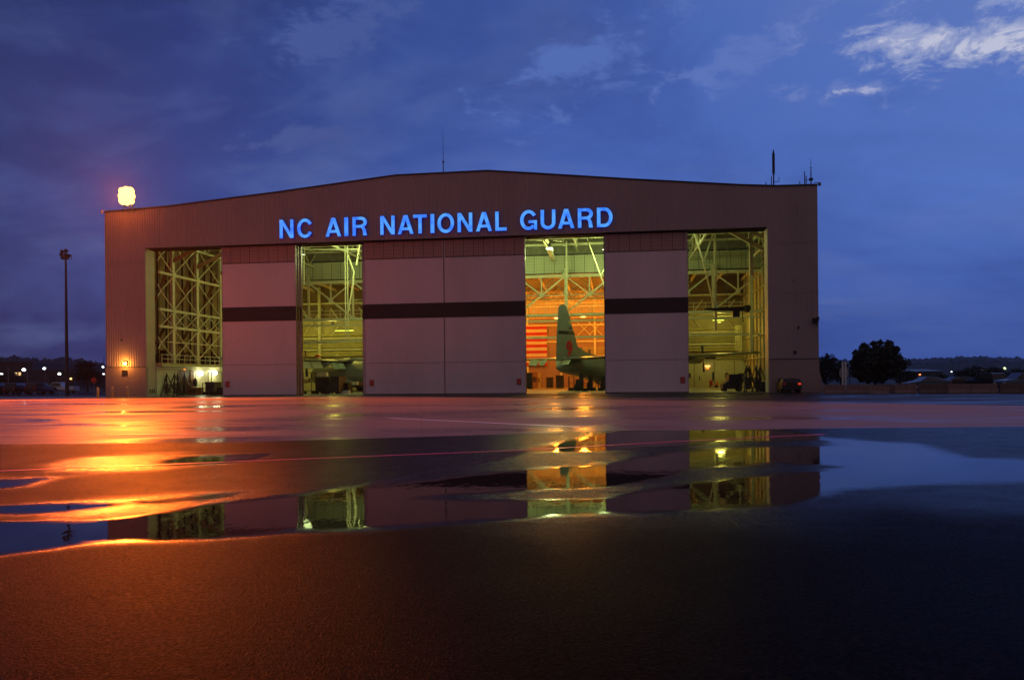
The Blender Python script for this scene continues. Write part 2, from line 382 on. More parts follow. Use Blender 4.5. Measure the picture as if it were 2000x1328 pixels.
CUT = [gpoly([(760, 972), (900, 962), (1030, 955), (1184, 951), (1300, 930), (1345, 912), (1510, 902), (1600, 905), (1670, 911), (1600, 922), (1510, 930), (1345, 946), (1184, 974), (1030, 979), (900, 980)]),
       gpoly([(700, 958), (800, 925), (1030, 882), (1184, 878), (1345, 864), (1600, 856), (1660, 868), (1510, 877), (1345, 882), (1184, 907), (1030, 919), (900, 932)])]
SMALL = [gpoly([(300, 906), (330, 893), (420, 889), (520, 888), (470, 902), (380, 908)]), gpoly([(-150, 1000), (60, 984), (300, 976), (470, 962), (430, 972), (250, 990), (60, 1004)]),
         gpoly([(-150, 945), (0, 935), (120, 930), (60, 950), (-60, 960)]),
         gpoly([(80, 905), (170, 890), (330, 884), (420, 890), (400, 905), (330, 918), (180, 926), (90, 920)]), gpoly([(60, 1000), (150, 975), (330, 962), (480, 955), (520, 962), (330, 1000), (200, 1016), (80, 1018)])]
rows = 2400/np.linspace(2400/1.2, 2400/22.75, 240); rows = np.concatenate([[-60, -6], rows]); rows[-1] = 22.75
cols = np.concatenate([[-220, -90, -50], np.linspace(-26, 26, 330), [50, 90, 220]])
gx, gy = np.meshgrid(cols, rows); P = np.stack([gx.ravel(), gy.ravel()], 1)
# far edge of the asphalt runs along the concrete joint seen in the photograph
s = np.clip((P[:, 1]-14)/(22.75-14), 0, 1)
EDGE = [(-220, 20.4), (-7.0, 20.4), (3, 23.4), (10, 23.6), (220, 23.6)]
ex, ey = zip(*EDGE); P[:, 1] = P[:, 1]+s*(np.interp(P[:, 0], ex, ey)-22.75)
sd = sdist(P, BIG); soft = .14+.035*np.maximum(P[:, 1], 0)
m = np.clip(.5+sd/soft/2, 0, 1)
for c in CUT: m = np.minimum(m, np.clip(.5-sdist(P, c)/soft/1.2, 0.12, 1))
wob = .5*np.sin(P[:, 0]*.9)+.35*np.sin(P[:, 0]*2.3+1)+.3*np.sin(P[:, 0]*.31+P[:, 1]*.5)
fl = .24*np.clip((P[:, 1]-6.6+wob)/2.6, 0, 1)*np.clip((P[:, 0]+8)/7, .25, 1); m = np.maximum(m, fl)
for c, k in zip(SMALL, (.62, .62, .42, .30, .30)): m = np.maximum(m, k*np.clip(.5+sdist(P, c)/soft/1.2, 0, 1))
nr, nc = gx.shape; idx = np.arange(nr*nc).reshape(nr, nc)
fs = np.stack([idx[:-1, :-1], idx[:-1, 1:], idx[1:, 1:], idx[1:, :-1]], -1).reshape(-1, 4)
me = bpy.data.meshes.new('asphalt_apron'); me.from_pydata([(x, y, 0.0) for x, y in P], [], fs.tolist()); me.update()
a = me.attributes.new('puddle', 'FLOAT', 'POINT'); a.data.foreach_set('value', m.astype(np.float32))
me.materials.append(M['asphalt']); o = bpy.data.objects.new('asphalt_apron', me); COL.objects.link(o); tag(o, kind='structure')
def sheet(name, pts, z, mat, kind='structure', thick=0):
    b = MB(); n = len(pts); b.add([(x, y, z) for x, y in pts], [tuple(range(n))]); o = b.build(name, mat); return tag(o, kind=kind)
sheet('ground', [(-2500, -400), (2500, -400), (2500, 3000), (-2500, 3000)], -.012, 'grass')
sheet('concrete_apron', [(-220, 20.4), (-7, 20.4), (3, 23.4), (10, 23.6), (220, 23.6), (220, 80), (20, 90), (-60, 98), (-220, 98)], -.004, 'concrete')
g1 = ground(1100, 778.5); g2 = ground(2000, 792); dl = (g2-g1).normalized()
a_ = g1-dl*30; b_ = g1+dl*60
sheet('asphalt_lane', [(a_.x, a_.y), (b_.x, b_.y), (170, b_.y), (170, 90), (33, 90), (WD(HW, 0).x, WD(HW, 0).y-.3), (WD(12, 0).x, WD(12, 0).y-.3)], .004, 'lane')
sheet('roadway', [(-220, 101), (-48, 101), (-48, 112), (-220, 112)], .002, 'lane')
sheet('car_park', [(-220, 112.5), (-50, 112.5), (-50, 150), (-220, 150)], .002, 'lane')
def strip(name, pts, w, mat, z=.004):
    b = MB(); 
    for p, q in zip(pts[:-1], pts[1:]):
        p = Vector(p[:2]); q = Vector(q[:2]); d = (q-p).normalized(); n_ = Vector((-d.y, d.x))*w/2
        b.add([(p.x-n_.x, p.y-n_.y, z), (q.x-n_.x, q.y-n_.y, z), (q.x+n_.x, q.y+n_.y, z), (p.x+n_.x, p.y+n_.y, z)], [(0, 1, 2, 3)])
    return tag(b.build(name, mat), kind='structure')
strip('red_line_marking', [ground(-300, 932), ground(0, 919.5), ground(1000, 880), ground(1345, 861), ground(1610, 848)], .17, 'linered', .004)
strip('pale_line_marking', [ground(760, 816.5), ground(1135, 834)], .45, 'linepale', .003)
strip('pale_line_marking', [ground(-100, 852), ground(480, 846)], .25, 'lineyel', .003)
strip('pale_line_marking', [ground(1180, 778), ground(1800, 789), ground(2200, 800)], .35, 'lineyel', .008)
# ------------------------------------------------------------------ hangar
H = thing('hangar', 'wide tan ribbed aircraft hangar with shallow gable and open sliding doors', 'hangar', P0, YAW)
OL, OR_, OT = U(285), U(1501), 17.0
roofp = [(0, 21.35), (U(330), 21.7), (U(540), 22.75), (U(775), 24.05), (U(955), 24.1), (U(1045), 23.6), (U(1230), 22.55), (U(1450), 21.45), (U(1520), 21.2), (HW, 21.15)]
rx, rz_ = zip(*roofp)
def roof(u): return float(np.interp(u, rx, rz_))
def ribbed(u0, u1, botf, topf, v, pitch=.3, depth=.045, seams=()):
    """vertical trapezoid ribs on a wall facing -v"""
    b = MB(); n = max(1, round((u1-u0)/pitch)); p = (u1-u0)/n; us = []
    for i in range(n):
        a = u0+i*p; us += [(a, 0), (a+p*.55, 0), (a+p*.65, depth), (a+p*.9, depth)]
    us.append((u1, 0)); vs = []
    for u, d in us: vs += [(u, v-d, botf(u)), (u, v-d, topf(u))]
    b.add(vs, [(2*i, 2*i+2, 2*i+3, 2*i+1) for i in range(len(us)-1)]); return b
c0 = lambda k: (lambda u: k)
ribbed(0, OL, c0(3.45), roof, 0).build('siding', 'siding', H)
ribbed(OR_, HW, c0(3.45), roof, 0).build('siding', 'siding', H)
ribbed(OL, OR_, c0(OT), roof, 0).build('fascia_siding', 'siding', H)
# masonry base, with a battered foot at the right corner
b = MB(); b.box(-.02, OL-.0, -.06, .3, 0, 3.38); b.build('block_wall', 'block', H)
b = MB(); b.box(OR_, HW+.02, -.06, .3, 0, 3.38); b.prism([(HW+.02, 0), (HW+.62, 0), (HW+.42, .6), (HW+.16, 1.8), (HW+.02, 2.2)], .05, 1.2); b.build('block_wall', 'block', H)
for a_, c_ in ((-.04, OL), (OR_, HW+.04)): MB().box(a_, c_, -.1, .3, 3.38, 3.45).build('base_flashing', 'frame', H)
for z in (10.2, 15.3):
    b = MB(); b.box(OR_, HW, -.052, 0, z, z+.05); b.build('flashing', 'siding', H)
b = MB(); b.box(0, OL, -.052, 0, 15.3, 15.35); b.build('flashing', 'siding', H)
# coping
b = MB()
for (u0, z0), (u1, z1) in zip(roofp[:-1], roofp[1:]):
    b.add([(u0, -.09, z0-.12), (u1, -.09, z1-.12), (u1, -.09, z1+.05), (u0, -.09, z0+.05), (u0, .35, z0-.12), (u1, .35, z1-.12), (u1, .35, z1+.05), (u0, .35, z0+.05)],
          [(0, 1, 2, 3), (3, 2, 6, 7), (4, 7, 6, 5), (0, 4, 5, 1)])
b.build('coping', 'frame', H)
# roof deck, side walls
ZR = 22.0; VB = 58.0; VT = 28.0; VS = 43.0
b = MB()
for (u0, z0), (u1, z1) in zip(roofp[:-1], roofp[1:]):
    b.add([(u0, .3, z0-.5), (u1, .3, z1-.5), (u1, VT+1, z1-.5), (u0, VT+1, z0-.5), (u0, .3, z0-.2), (u1, .3, z1-.2), (u1, VT+1, z1-.2), (u0, VT+1, z0-.2)], [(0, 1, 2, 3), (4, 7, 6, 5), (0, 4, 5, 1), (3, 2, 6, 7)])
b.build('roof', 'ceil', H)
b = MB(); b.box(0, HW, VT+1, VB, 17.6, 18.0); b.build('rear_roof', 'ceil', H)
def hwall(name, u0, u1, v0, v1, z0, z1, mat): return MB().box(u0, u1, v0, v1, z0, z1).build(name, mat, H)
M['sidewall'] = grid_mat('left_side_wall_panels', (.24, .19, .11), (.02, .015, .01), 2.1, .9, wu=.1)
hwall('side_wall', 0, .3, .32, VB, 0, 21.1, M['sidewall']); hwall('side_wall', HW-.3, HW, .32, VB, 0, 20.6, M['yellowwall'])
b = MB()
for v in np.arange(3, VS, 2.6): b.box(HW-.5, HW-.3, v, v+.14, 0, 20)
for z in (4.2, 7.4, 10.6, 13.8, 17): b.box(HW-.56, HW-.3, .4, VS, z, z+.2)
b.build('wall_rib', 'yellowwall', H)
BU0, BU1 = U(716, VS), U(1258, VS)          # deep centre bay
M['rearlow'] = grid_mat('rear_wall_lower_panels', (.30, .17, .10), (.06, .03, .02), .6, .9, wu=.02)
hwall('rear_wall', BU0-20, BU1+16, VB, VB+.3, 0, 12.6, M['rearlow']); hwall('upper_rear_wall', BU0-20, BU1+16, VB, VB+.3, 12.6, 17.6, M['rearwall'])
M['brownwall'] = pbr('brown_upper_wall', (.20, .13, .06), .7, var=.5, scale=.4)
for a_, c_ in ((.3, BU0), (BU1, HW-.3)):
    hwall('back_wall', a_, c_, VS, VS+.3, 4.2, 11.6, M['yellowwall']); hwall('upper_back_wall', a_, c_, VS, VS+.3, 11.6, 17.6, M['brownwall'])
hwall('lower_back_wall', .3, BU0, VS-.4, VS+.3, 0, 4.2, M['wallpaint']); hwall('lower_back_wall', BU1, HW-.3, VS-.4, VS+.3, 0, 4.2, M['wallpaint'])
hwall('partition_wall', BU0-.3, BU0, VS+.3, VB, 0, 17.6, M['rearwall']); hwall('partition_wall', BU1, BU1+.3, VS+.3, VB, 0, 17.6, M['rearwall'])
b = MB(); b.box(.3, HW-.3, .3, VB, -.05, .012); b.build('floor', 'floor', H)
# upper partition over the longitudinal truss
b = MB(); b.box(.3, HW-.3, VT+.6, VT+.7, 16.75, 19.3); b.build('clerestory', M['panels'], H)
b = MB(); b.box(.3, HW-.3, VT+.62, VT+.8, 19.45, 24); b.build('upper_partition', 'ceil', H)
b = MB(); b.box(.3, HW-.3, VT+.35, VT+.75, 19.3, 19.45); b.box(.3, HW-.3, VT+.3, VT+.75, 16.6, 16.72); b.build('rail_beam', 'dark', H)
# jambs and header soffit
b = MB(); b.box(OL-.05, OL+.03, 0.02, 1.75, 3.4, OT); b.box(OL-.05, OL+.03, 0.3, 1.75, 0, 3.4); b.build('jamb', 'jamb', H)
b = MB(); b.box(OR_-.03, OR_+.05, 0.02, 1.75, 3.4, OT); b.box(OR_-.03, OR_+.05, .3, 1.75, 0, 3.4); b.build('jamb', 'jamb', H)
b = MB(); b.box(OL, OR_, .05, 2.6, OT+.02, OT+.25); b.box(OL, OR_, 2.4, 2.6, OT+.25, 20.5)
for v in (.85, 1.35, 1.85): b.box(OL, OR_, v-.04, v+.04, OT-.12, OT+.02)
b.build('header_track', 'frame', H)
b = MB()
for v in (.85, 1.35, 1.85): b.box(OL, OR_, v-.05, v+.05, .004, .02)
b.build('floor_rail', 'frame', H)
# trim boxes, vents, camera bracket on the front
hwall('louvre', U(239), U(249), -.13, -.05, Zt(244, 733), Zt(244, 723), M['frame'])
hwall('louvre', U(1549), U(1555), -.12, -.05, Zt(1552, 691), Zt(1552, 685), M['frame'])
hwall('wall_box', U(1557), U(1561), -.15, -.05, Zt(1559, 642), Zt(1559, 638), M['frame'])
hwall('wall_box', U(237), U(239.5), -.15, -.05, Zt(238, 666), Zt(238, 663), M['frame'])
hwall('wall_box', U(1548), U(1552), -.12, -.05, Zt(1550, 549), Zt(1550, 545), M['siding'])
b = MB(); u, z = UZ(1592, 628); b.box(u-.3, u+.25, -.5, -.06, z-.05, z+.35); b.cyl((u-.2, -.5, z-.1), (u-.2, -.62, z-.12), .16); b.cyl((u+.15, -.5, z+.3), (u+.15, -.62, z+.3), .14); b.bar((u, -.2, z), (u+.2, -.2, z-.5), .06)
b.build('twin_floodlight', 'frame', H)
for x in (291, 297, 302): hwall('floor_vent', OL-.0+(x-285)*.022-.02, OL+(x-285)*.022+.18, .0, .02, .35, .8, M['frame']) if False else None
b = MB()
for v in (.55, .95, 1.35): b.box(OL+.03, OL+.05, v, v+.22, .35, .85)
b.build('floor_vent', 'dark', H)
# ---- sliding doors
def door(x0, x1, v, track, plac=None, front=True, h=OT-.12):
    u0, u1 = U(x0, v), U(x1, v)
    ZW = 15.02
    d = ribbed(u0+.08, u1-.08, c0(.12), c0(ZW), v-.16, .16, .02)
    d.box(u0, u0+.08, v-.2, v+.16, .05, h); d.box(u1-.08, u1, v-.2, v+.16, .05, h); d.box(u0+.08, u1-.08, v-.1, v+.14, .05, ZW)
    o = d.build('hangar_door', 'doorskin', H)
    MB().box(u0+.08, u1-.08, v-.16, v+.1, ZW, h).build('window_band', 'winband', o)
    MB().box(u0-.004, u1+.004, v-.206, v-.12, 8.43, 10.05).build('painted_stripe', 'stripe', o)
    b = MB(); b.box(u0+.06, u1-.06, v-.19, v-.1, ZW-.04, ZW+.03); b.box(u0+.06, u1-.06, v-.187, v-.1, 3.5, 3.53)
    b.box(u0-.012, u0+.014, v-.21, v+.18, .02, h+.02); b.box(u1-.014, u1+.012, v-.21, v+.18, .02, h+.02); b.box(u0, u1, v-.21, v+.1, .02, .12); b.box(u0, u1, v-.21, v+.1, h, h+.06)
    b.build('edge_trim', 'frame', o)
    if plac:
        u, z = UZ(plac, 743, v); u -= .25
        q = MB().box(u, u+.5, v-.215, v-.19, 1.0, 1.68).build('placard', 'placard', o)
        b = MB(); 
        for k in range(2): b.box(u+.1, u+.4, v-.22, v-.214, 1.12+k*.28, 1.30+k*.28)
        b.build('placard_panel', M['stopred'], o)
    return o
door(436, 580, .85, 0, 446); door(586.5, 590.5, 1.85, 1); door(572, 585, 1.35, 1)
door(714, 868.3, .85, 0, 727); door(869.3, 1027, .85, 0, 1014); door(709.8, 760, 1.35, 1)
door(1182, 1344, .85, 0, 1333); door(1180.8, 1230, 1.35, 1)
# ---- steelwork: longitudinal truss with walkway
ZC, ZWK = 16.35, 10.9
def hb(name, mat='cream'): 
    b = MB(); b._n = name; b._m = mat; return b
TN = []   # node u positions
u1105, u1393 = U(1105, VT), U(1393, VT); pw = (u1393-u1105)/3
TR = [u1105+pw*k for k in range(-2, 5)]; u690 = U(690, VT); TLn = [u690-pw*k for k in range(-2, 6)]
TLn = [u for u in TLn if u < TR[0]-.5]
b = MB(); b.box(.3, HW-.3, VT-.2, VT+.2, ZC-.3, ZC+.1); b.build('truss_top_chord', 'cream', H)
b = MB(); b.box(.3, HW-.3, VT-.25, VT+1.2, ZWK-.35, ZWK); b.box(.3, HW-.3, VT-.1, VT+.1, ZWK-1.15, ZWK-.9); b.build('walkway', 'cream', H)
b = MB()
for z in (.55, 1.1): b.bar((.3, VT-.25, ZWK+z), (HW-.3, VT-.25, ZWK+z), .06)
u = .4
while u < HW-.4: b.bar((u, VT-.25, ZWK), (u, VT-.25, ZWK+1.1), .06); u += 1.6
b.build('railing', 'cream', H)
b = MB()
def gus(u, z, r): b.prism([(u+r*math.cos(k*math.pi/4+.39)*1.15, z+r*math.sin(k*math.pi/4+.39)*.8) for k in range(8)], VT-.24, VT+.24)
def panel(a, c, up):   # bay from a to c; long diagonal rises towards 'up'
    lo, hi = (a, c) if up == 'R' else (c, a); mid = (a+c)/2; zm = (ZWK+ZC)/2+.2
    b.bar((lo, VT, ZWK), (hi, VT, ZC-.1), .24); b.bar((mid, VT, zm-.2), (mid, VT, ZC-.1), .17); b.bar((lo, VT, ZC-.1), (mid, VT, zm-.2), .18)
    b.prism([(mid-.25, zm-.55), (mid+.25, zm-.55), (mid+.3, zm), (mid-.3, zm)], VT-.15, VT+.15)
for a, c in zip(TR[:-1], TR[1:]): panel(a, c, 'R')
allL = sorted(TLn+[TR[0]])
for a, c in zip(allL[:-1], allL[1:]): panel(a, c, 'L')
for u in sorted(TLn+TR):
    b.bar((u, VT, ZWK-.2), (u, VT, ZC+1), .26, .26); gus(u, ZC-.1, .55); gus(u, ZWK, .4)
b.build('truss_web', 'cream', H)
# columns below the truss, and at the back
b = MB()
for u in (9, 18):
    b.box(u-.22, u+.22, VS-.75, VS-.4, 0, 17.4)
b.build('column', 'cream', H)
# rafters: roof trusses running front to back, underside visible through the openings
b = MB()
for u in list(np.arange(6, HW, 7.85)):
    z = roof(u)-.9
    b.bar((u, 2.7, z-.4), (u, VT+.4, z-.4), .3, .4)
    for k in range(5):
        v = 4+k*5; b.bar((u, v, z-.5), (u, v+2.5, z-2.6), .16); b.bar((u, v+2.5, z-2.6), (u, v+5, z-.5), .16)
    b.bar((u, 4, z-2.6), (u, VT, z-2.6), .24)
for v in (6, 11, 16, 21, 26): b.bar((.5, v, 20.4), (HW-.5, v, 20.4), .18, .3)
for u in np.arange(4, HW, 3.9):                                    # rear bay rafters
    b.bar((u, VT+1, 17.3), (u+.0, VB, 16.4), .22, .4)
b.build('rafter', 'cream', H)
b = MB()
for u in np.arange(BU0+2, BU1, 4.3):
    for k in range(4): 
        v = VT+6+6*k; b.bar((u, v, 16.6), (u+2.1, v, 14.2), .14); b.bar((u+2.1, v, 14.2), (u+4.3, v, 16.6), .14)
for k in range(4): b.bar((BU0, VT+6+6*k, 14.2), (BU1, VT+6+6*k, 14.2), .22)
b.build('rear_truss', 'cream', H)
b = MB()
for z in (5.2, 8.2, 11.2): b.box(BU0, BU1, VB-.3, VB-.05, z, z+.25)
for u in np.arange(BU0+1, BU1, 6.1): b.box(u, u+.35, VB-.4, VB-.05, 0, 16)
for x in (1128, 1150): 
    u = U(x, VB); b.bar((u, VB-.2, 9.4), (u+2.4, VB-.2, 11.8), .12); b.bar((u+2.4, VB-.25, 9.4), (u, VB-.25, 11.8), .12)
b.build('wall_girt', 'cream', H)
b = MB()                                                            # bundle of bent conduits on the rear wall, right
for k in range(6):
    u = U(1140, VB)+k*.28; z = 7.2-k*.28; b.bar((u, VB-.35, 1.5), (u, VB-.35, z), .09); b.bar((u, VB-.35, z), (BU1, VB-.35, z), .09)
b.build('conduit', 'pipe', H)
# horizontal tie over flag level (nearer)
b = MB(); z = Zt(1105, 659, VT+2); b.box(BU0, HW-.3, VT+1.6, VT+1.9, z-.15, z+.15); b.build('tie_beam', 'cream', H)
z = Zt(650, 668, VT+2)
b = MB(); b.box(.3, BU0, VT+1.6, VT+1.9, z-.2, z+.2); b.build('tie_beam', 'cream', H)
# pipes and girts over the side back walls
for (u0, u1) in ((.4, BU0), (BU1, HW-.4)):
    b = MB()
    for z, r in ((4.6, .09), (5.1, .12), (5.9, .16), (6.3, .1), (7.3, .07), (7.55, .07), (7.8, .07), (8.05, .07), (9.3, .2)):
        b.cyl((u0, VS-.6, z), (u1, VS-.6, z), r, n=6)
    b.build('pipe_run', 'pipe', H)
    b = MB()
    for z in (4.25, 6.7, 8.6, 11.5, 14.5): b.box(u0, u1, VS-.35, VS-.01, z, z+.3)
    for u in np.arange(u0+.5, u1, 5.0): b.bar((u, VS-.5, 9), (u+3.6, VS-.5, 13.8), .12); b.bar((u+3.6, VS-.5, 9), (u, VS-.5, 13.8), .12)
    b.build('wall_girt', 'cream', H)
    b = MB()
    for u in np.arange(u0+1.5, u1, 3.1): MB().box(u, u+.08, VS-.42, VS-.405, .1, 4.1).build('wall_seam', 'darkgrey', H)
    for u in np.arange(u0+2.5, u1, 2.0):
        b = MB(); b.box(u, u+random.uniform(.3, 1.0), VS-.46, VS-.41, random.uniform(.8, 2), random.uniform(2.1, 2.6)) if random.random() < .5 else b.box(u, u+.12, VS-.5, VS-.41, 1.2, 1.9)
        b.build('wall_fitting', 'darkgrey', H)
# right bay: stair brace, door, sign
b = MB(); u, z = UZ(1417, 709, VS-1); u2, z2 = UZ(1450, 738, VS-1); b.bar((u, VS-1, z), (u2, VS-1, z2), .1); b.build('stair_stringer', 'pipe', H)
# drop columns and braces nearer the front
def drop(xs, ytop, ybot, v, w=.22, name='hanger_tube', mat='cream'):
    b = MB()
    for x in xs:
        u, z = UZ(x, ybot, v); b.bar((u, v, z), (u, v, 20.5), w)
    b.build(name, mat, H)
def brace(pts, v, w=.2, name='brace', mat='cream'):
    for p, q in pts:
        u, z = UZ(*p, v); u2, z2 = UZ(*q, v); MB().bar((u, v, z), (u2, v, z2), w).build(name, mat, H)
drop([1398], 450, 645, 15, .26); brace([((1350, 440), (1372, 505)), ((1372, 505), (1396, 604)), ((1374, 512), (1396, 447)), ((1375, 516), (1397, 518))], 15, .17)
drop([1107.5], 450, 603, 24, .2); brace([((1143, 455), (1181, 560)), ((1175, 535), (1192, 505))], 22, .16)
drop([675.5, 680], 450, 662, 17, .11); drop([594], 450, 556, 17, .14)
brace([((677, 490), (691, 530)), ((691, 530), (690, 552)), ((704, 470), (696, 518)), ((690, 552), (680, 610)), ((586, 488), (700, 487)), ((600, 484), (640, 474))], 17, .16)
brace([((1020, 468), (1063, 470)), ((1063, 470), (1080, 490)), ((1063, 470), (1068, 450)), ((1080, 470), (1101, 471)), ((1101, 471), (1101, 450)), ((1101, 474), (1101, 480)), ((1150, 452), (1148, 500))], 12, .12)
brace([((1405, 440), (1452, 466)), ((1452, 466), (1500, 492)), ((1500, 468), (1470, 455)), ((1466, 455), (1468, 538)), ((1500, 480), (1488, 500))], 8, .4)
b = MB(); b.cyl(Vector((U(1065, 12), 12, Zt(1065, 463, 12))), Vector((U(1065, 12)+.1, 24, 18.2)), .35, n=10); b.build('vent_duct', 'cream', H)
# ---- left side frame seen in depth through the first opening
SU = OL+.35
b = MB(); vcol = (4.9, 10.3, 16.2, 22.5)
for i, v in enumerate(vcol):
    b.box(SU-.16, SU+.16, v-.26, v+.26, 3.9, 20.6)
b.build('side_column', 'cream', H)
b = MB()
for v in vcol: b.box(SU-.28, SU-.165, v-.3, v+.3, 3.9, 16.5)
b.build('side_column_flange', 'rust', H)
b = MB()
for z in (14.5, 10.2, 8.2): b.box(SU+.0, SU+.22, 1.9, 22.5, z-.14, z+.14)
b.box(SU, SU+.1, 3.5, 22.5, 6.4, 6.5)
vv = (-.4,)+vcol
def X(v0, v1, z0, z1, w=.1):
    b.bar((SU+.12, v0, z0), (SU+.12, v1, z1), w); b.bar((SU+.02, v0, z1), (SU+.02, v1, z0), w)
for v0, v1 in zip(vv[:-1], vv[1:]):
    v0 = max(v0, -.4)
    if v0 < 1:   # keep the first bay behind the jamb
        m_ = (v0+v1)/2
        for zl, zh in ((4.4, 8.1), (10.3, 14.4), (14.6, 18.4)):
            zc = (zl+zh)/2; b.bar((SU+.12, m_, zc), (SU+.12, v1, zh), .1); b.bar((SU+.12, m_, zc), (SU+.12, v1, zl), .1)
            b.bar((SU+.12, m_, zc), (SU+.12, m_-.6, zc+.7), .1); b.bar((SU+.12, m_, zc), (SU+.12, m_-.6, zc-.7), .1)
        X(m_, v1, 8.3, 10.1, .08); continue
    X(v0, v1, 4.4, 8.1); X(v0, v1, 10.3, 14.4); X(v0, v1, 14.6, 18.6)
    m_ = (v0+v1)/2; X(v0, m_, 8.3, 10.1, .08); X(m_, v1, 8.3, 10.1, .08); b.bar((SU+.1, m_, 8.3), (SU+.1, m_, 10.1), .08)
for v in vcol:
    for z in (14.5, 10.2, 8.2): b.box(SU-.05, SU+.26, v-.34, v+.34, z-.3, z+.3)
b.build('side_bracing', 'cream', H)
b = MB()
for v in vcol[:3]:
    b.bar((SU, v, 16.2), (SU+5, v+3, 19.8), .42); b.bar((SU-.2, v, 16.2), (.6, v+4, 12.0), .3); b.bar((SU-.2, v, 10), (.6, v+4, 6.5), .25)
b.build('knee_brace', 'rust', H)
b = MB(); b.box(.3, SU+.4, 1.9, 26, 3.62, 3.9); b.build('mezzanine', 'yellowwall', H)
b = MB()
for z in (4.4, 4.9): b.bar((SU+.35, 1.9, z), (SU+.35, 26, z), .06)
for v in np.arange(2, 26, 1.2): b.bar((SU+.35, v, 3.9), (SU+.35, v, 4.9), .05)
b.cyl((SU+.45, 2, 3.55), (SU+.45, 26, 3.55), .07, n=6); b.cyl((SU+.5, 2, 3.3), (SU+.5, 26, 3.3), .05, n=6)
b.build('mezzanine_railing', 'cream', H)
hwall('ground_floor_wall', SU-.35, SU-.2, 1.76, 30, 0, 3.6, M['wallpaint'])
b = MB()
for v in np.arange(2.0, 24, 1.9): b.box(.3, .5, v, v+.1, 3.9, 19)
b.build('wall_rib', 'stripe', H)
for k in range(22):
    v = 2.4+k*.95+random.uniform(-.2, .2); w = random.uniform(.4, .9); u = random.uniform(.8, 3.2); hh = random.uniform(.4, 1.7); d_ = random.uniform(.4, .9)
    q = MB(); q.box(0, d_, 0, w, 0, hh*.9); q.box(-.03, d_+.03, -.03, w+.03, hh*.9, hh)
    o = tag(q.build('storage_box', 'stripe' if k % 3 else 'darkgrey'), 'lidded storage box in the long row on the mezzanine of the left opening', 'box', 'storage boxes along the mezzanine'); o.location = WD(u, v, 3.9); o.rotation_euler = (0, 0, YAW)
# dark doorway on the ground floor wall
b = MB(); v0, v1 = 6.4, 8.9; b.box(SU-.21, SU-.17, v0, v1, 0, 3.1); b.build('doorway', 'carred', H)
b = MB(); b.box(SU-.19, SU-.12, v1-.02, v1+.75, 0, 3.15); b.build('door_surround', 'rust', H)
MB().box(SU-.18, SU-.08, 7.5, 7.7, 3.15, 3.27).build('exit_lamp', 'e_exit', H)
# right side: mezzanine edge + column seen past the right jamb
b = MB(); uc = U(1468, 25); b.box(uc-.2, uc+.2, 25, 25.4, 5, 20); b.build('column', 'cream', H)
b = MB()
for k in range(14):
    v = 22+k*.5; b.bar((HW-1.3-random.random(), VS-4, 9.5), (HW-1.3-random.random(), VS-4, 5+random.random()), .08)
b.bar((HW-5, VS-5, 10.8), (HW-.4, VS-5, 10.8), .3); b.bar((HW-5, VS-5, 11.7), (HW-.4, VS-5, 11.7), .15); b.build('ladder_frame', 'cream', H)
# ------------------------------------------------------------------ sign letters
SG = thing('illuminated_sign', 'glowing blue channel letters spelling NC AIR NATIONAL GUARD across the hangar fascia', 'sign', WD(0, 0, 0), YAW)
def glyph(ch, w, tk):
    """bold grotesque letter, height 1, as overlapping pieces (each set 3 mm behind the last)"""
    ar = lambda cx, cz, rx, rz, a0, a1, n=14: [(cx+rx*math.cos(math.radians(a0+(a1-a0)*i/n)), cz+rz*math.sin(math.radians(a0+(a1-a0)*i/n))) for i in range(n+1)]
    rect = lambda a, c, d, e: [(a, d), (c, d), (c, e), (a, e)]
    def arc(cx, cz, rx, rz, a0, a1, n=26, tv=None):
        o_ = ar(cx, cz, rx, rz, a0, a1, n); i_ = ar(cx, cz, rx-tk, rz-(tv or tk*.92), a0, a1, n); return [[o_[k], o_[k+1], i_[k+1], i_[k]] for k in range(n)]
    T = tk; m_ = w/2
    if ch == 'I': return [[rect(0, w, 0, 1)]]
    if ch == 'N': return [[rect(0, T, 0, 1)], [rect(w-T, w, 0, 1)], [[(0, 1), (T*1.05, 1), (w, 0), (w-T*1.05, 0)]]]
    if ch == 'L': return [[rect(0, T, 0, 1)], [rect(0, w, 0, T*.9)]]
    if ch == 'T': return [[rect(0, w, 1-T*.9, 1)], [rect(m_-T/2, m_+T/2, 0, 1)]]
    if ch == 'A': return [[[(0, 0), (T, 0), (m_+T*.52, 1), (m_-T*.58, 1)]], [[(w-T, 0), (w, 0), (m_+T*.58, 1), (m_-T*.52, 1)]], [rect(w*.22, w*.78, .2, .2+T*.8)]]
    if ch == 'O': return [arc(m_, .5, m_, .52, 0, 360, 40)]
    if ch == 'C': return [arc(m_, .5, m_, .52, 28, 332, 40)]
    if ch == 'G': return [arc(m_, .5, m_, .52, 30, 318, 40), [rect(w-T*.85, w, -.01, .48)], [rect(m_, w, .48-T*.8, .48)]]
    if ch == 'U': return [[rect(0, T, .34, 1)], [rect(w-T, w, .34, 1)], arc(m_, .34, m_, .36, 180, 360, 24)]
    if ch == 'D': return [[rect(0, T, 0, 1)], [rect(0, w*.48, 0, T*.9)], [rect(0, w*.48, 1-T*.9, 1)], arc(w*.48, .5, w*.52, .5, -90, 90, 24)]
    if ch == 'R': return [[rect(0, T, 0, 1)], [rect(0, w*.6, 1-T*.85, 1)], [rect(0, w*.62, .42, .42+T*.8)], arc(w*.6, .71, w*.4, .29, -90, 90, 20), [[(w*.97-T, 0), (w*1.0, 0), (w*.97, .1), (w*.93, .3), (w*.8, .47), (w*.45, .47), (w*.62, .4), (w*.93-T, .3)]]]
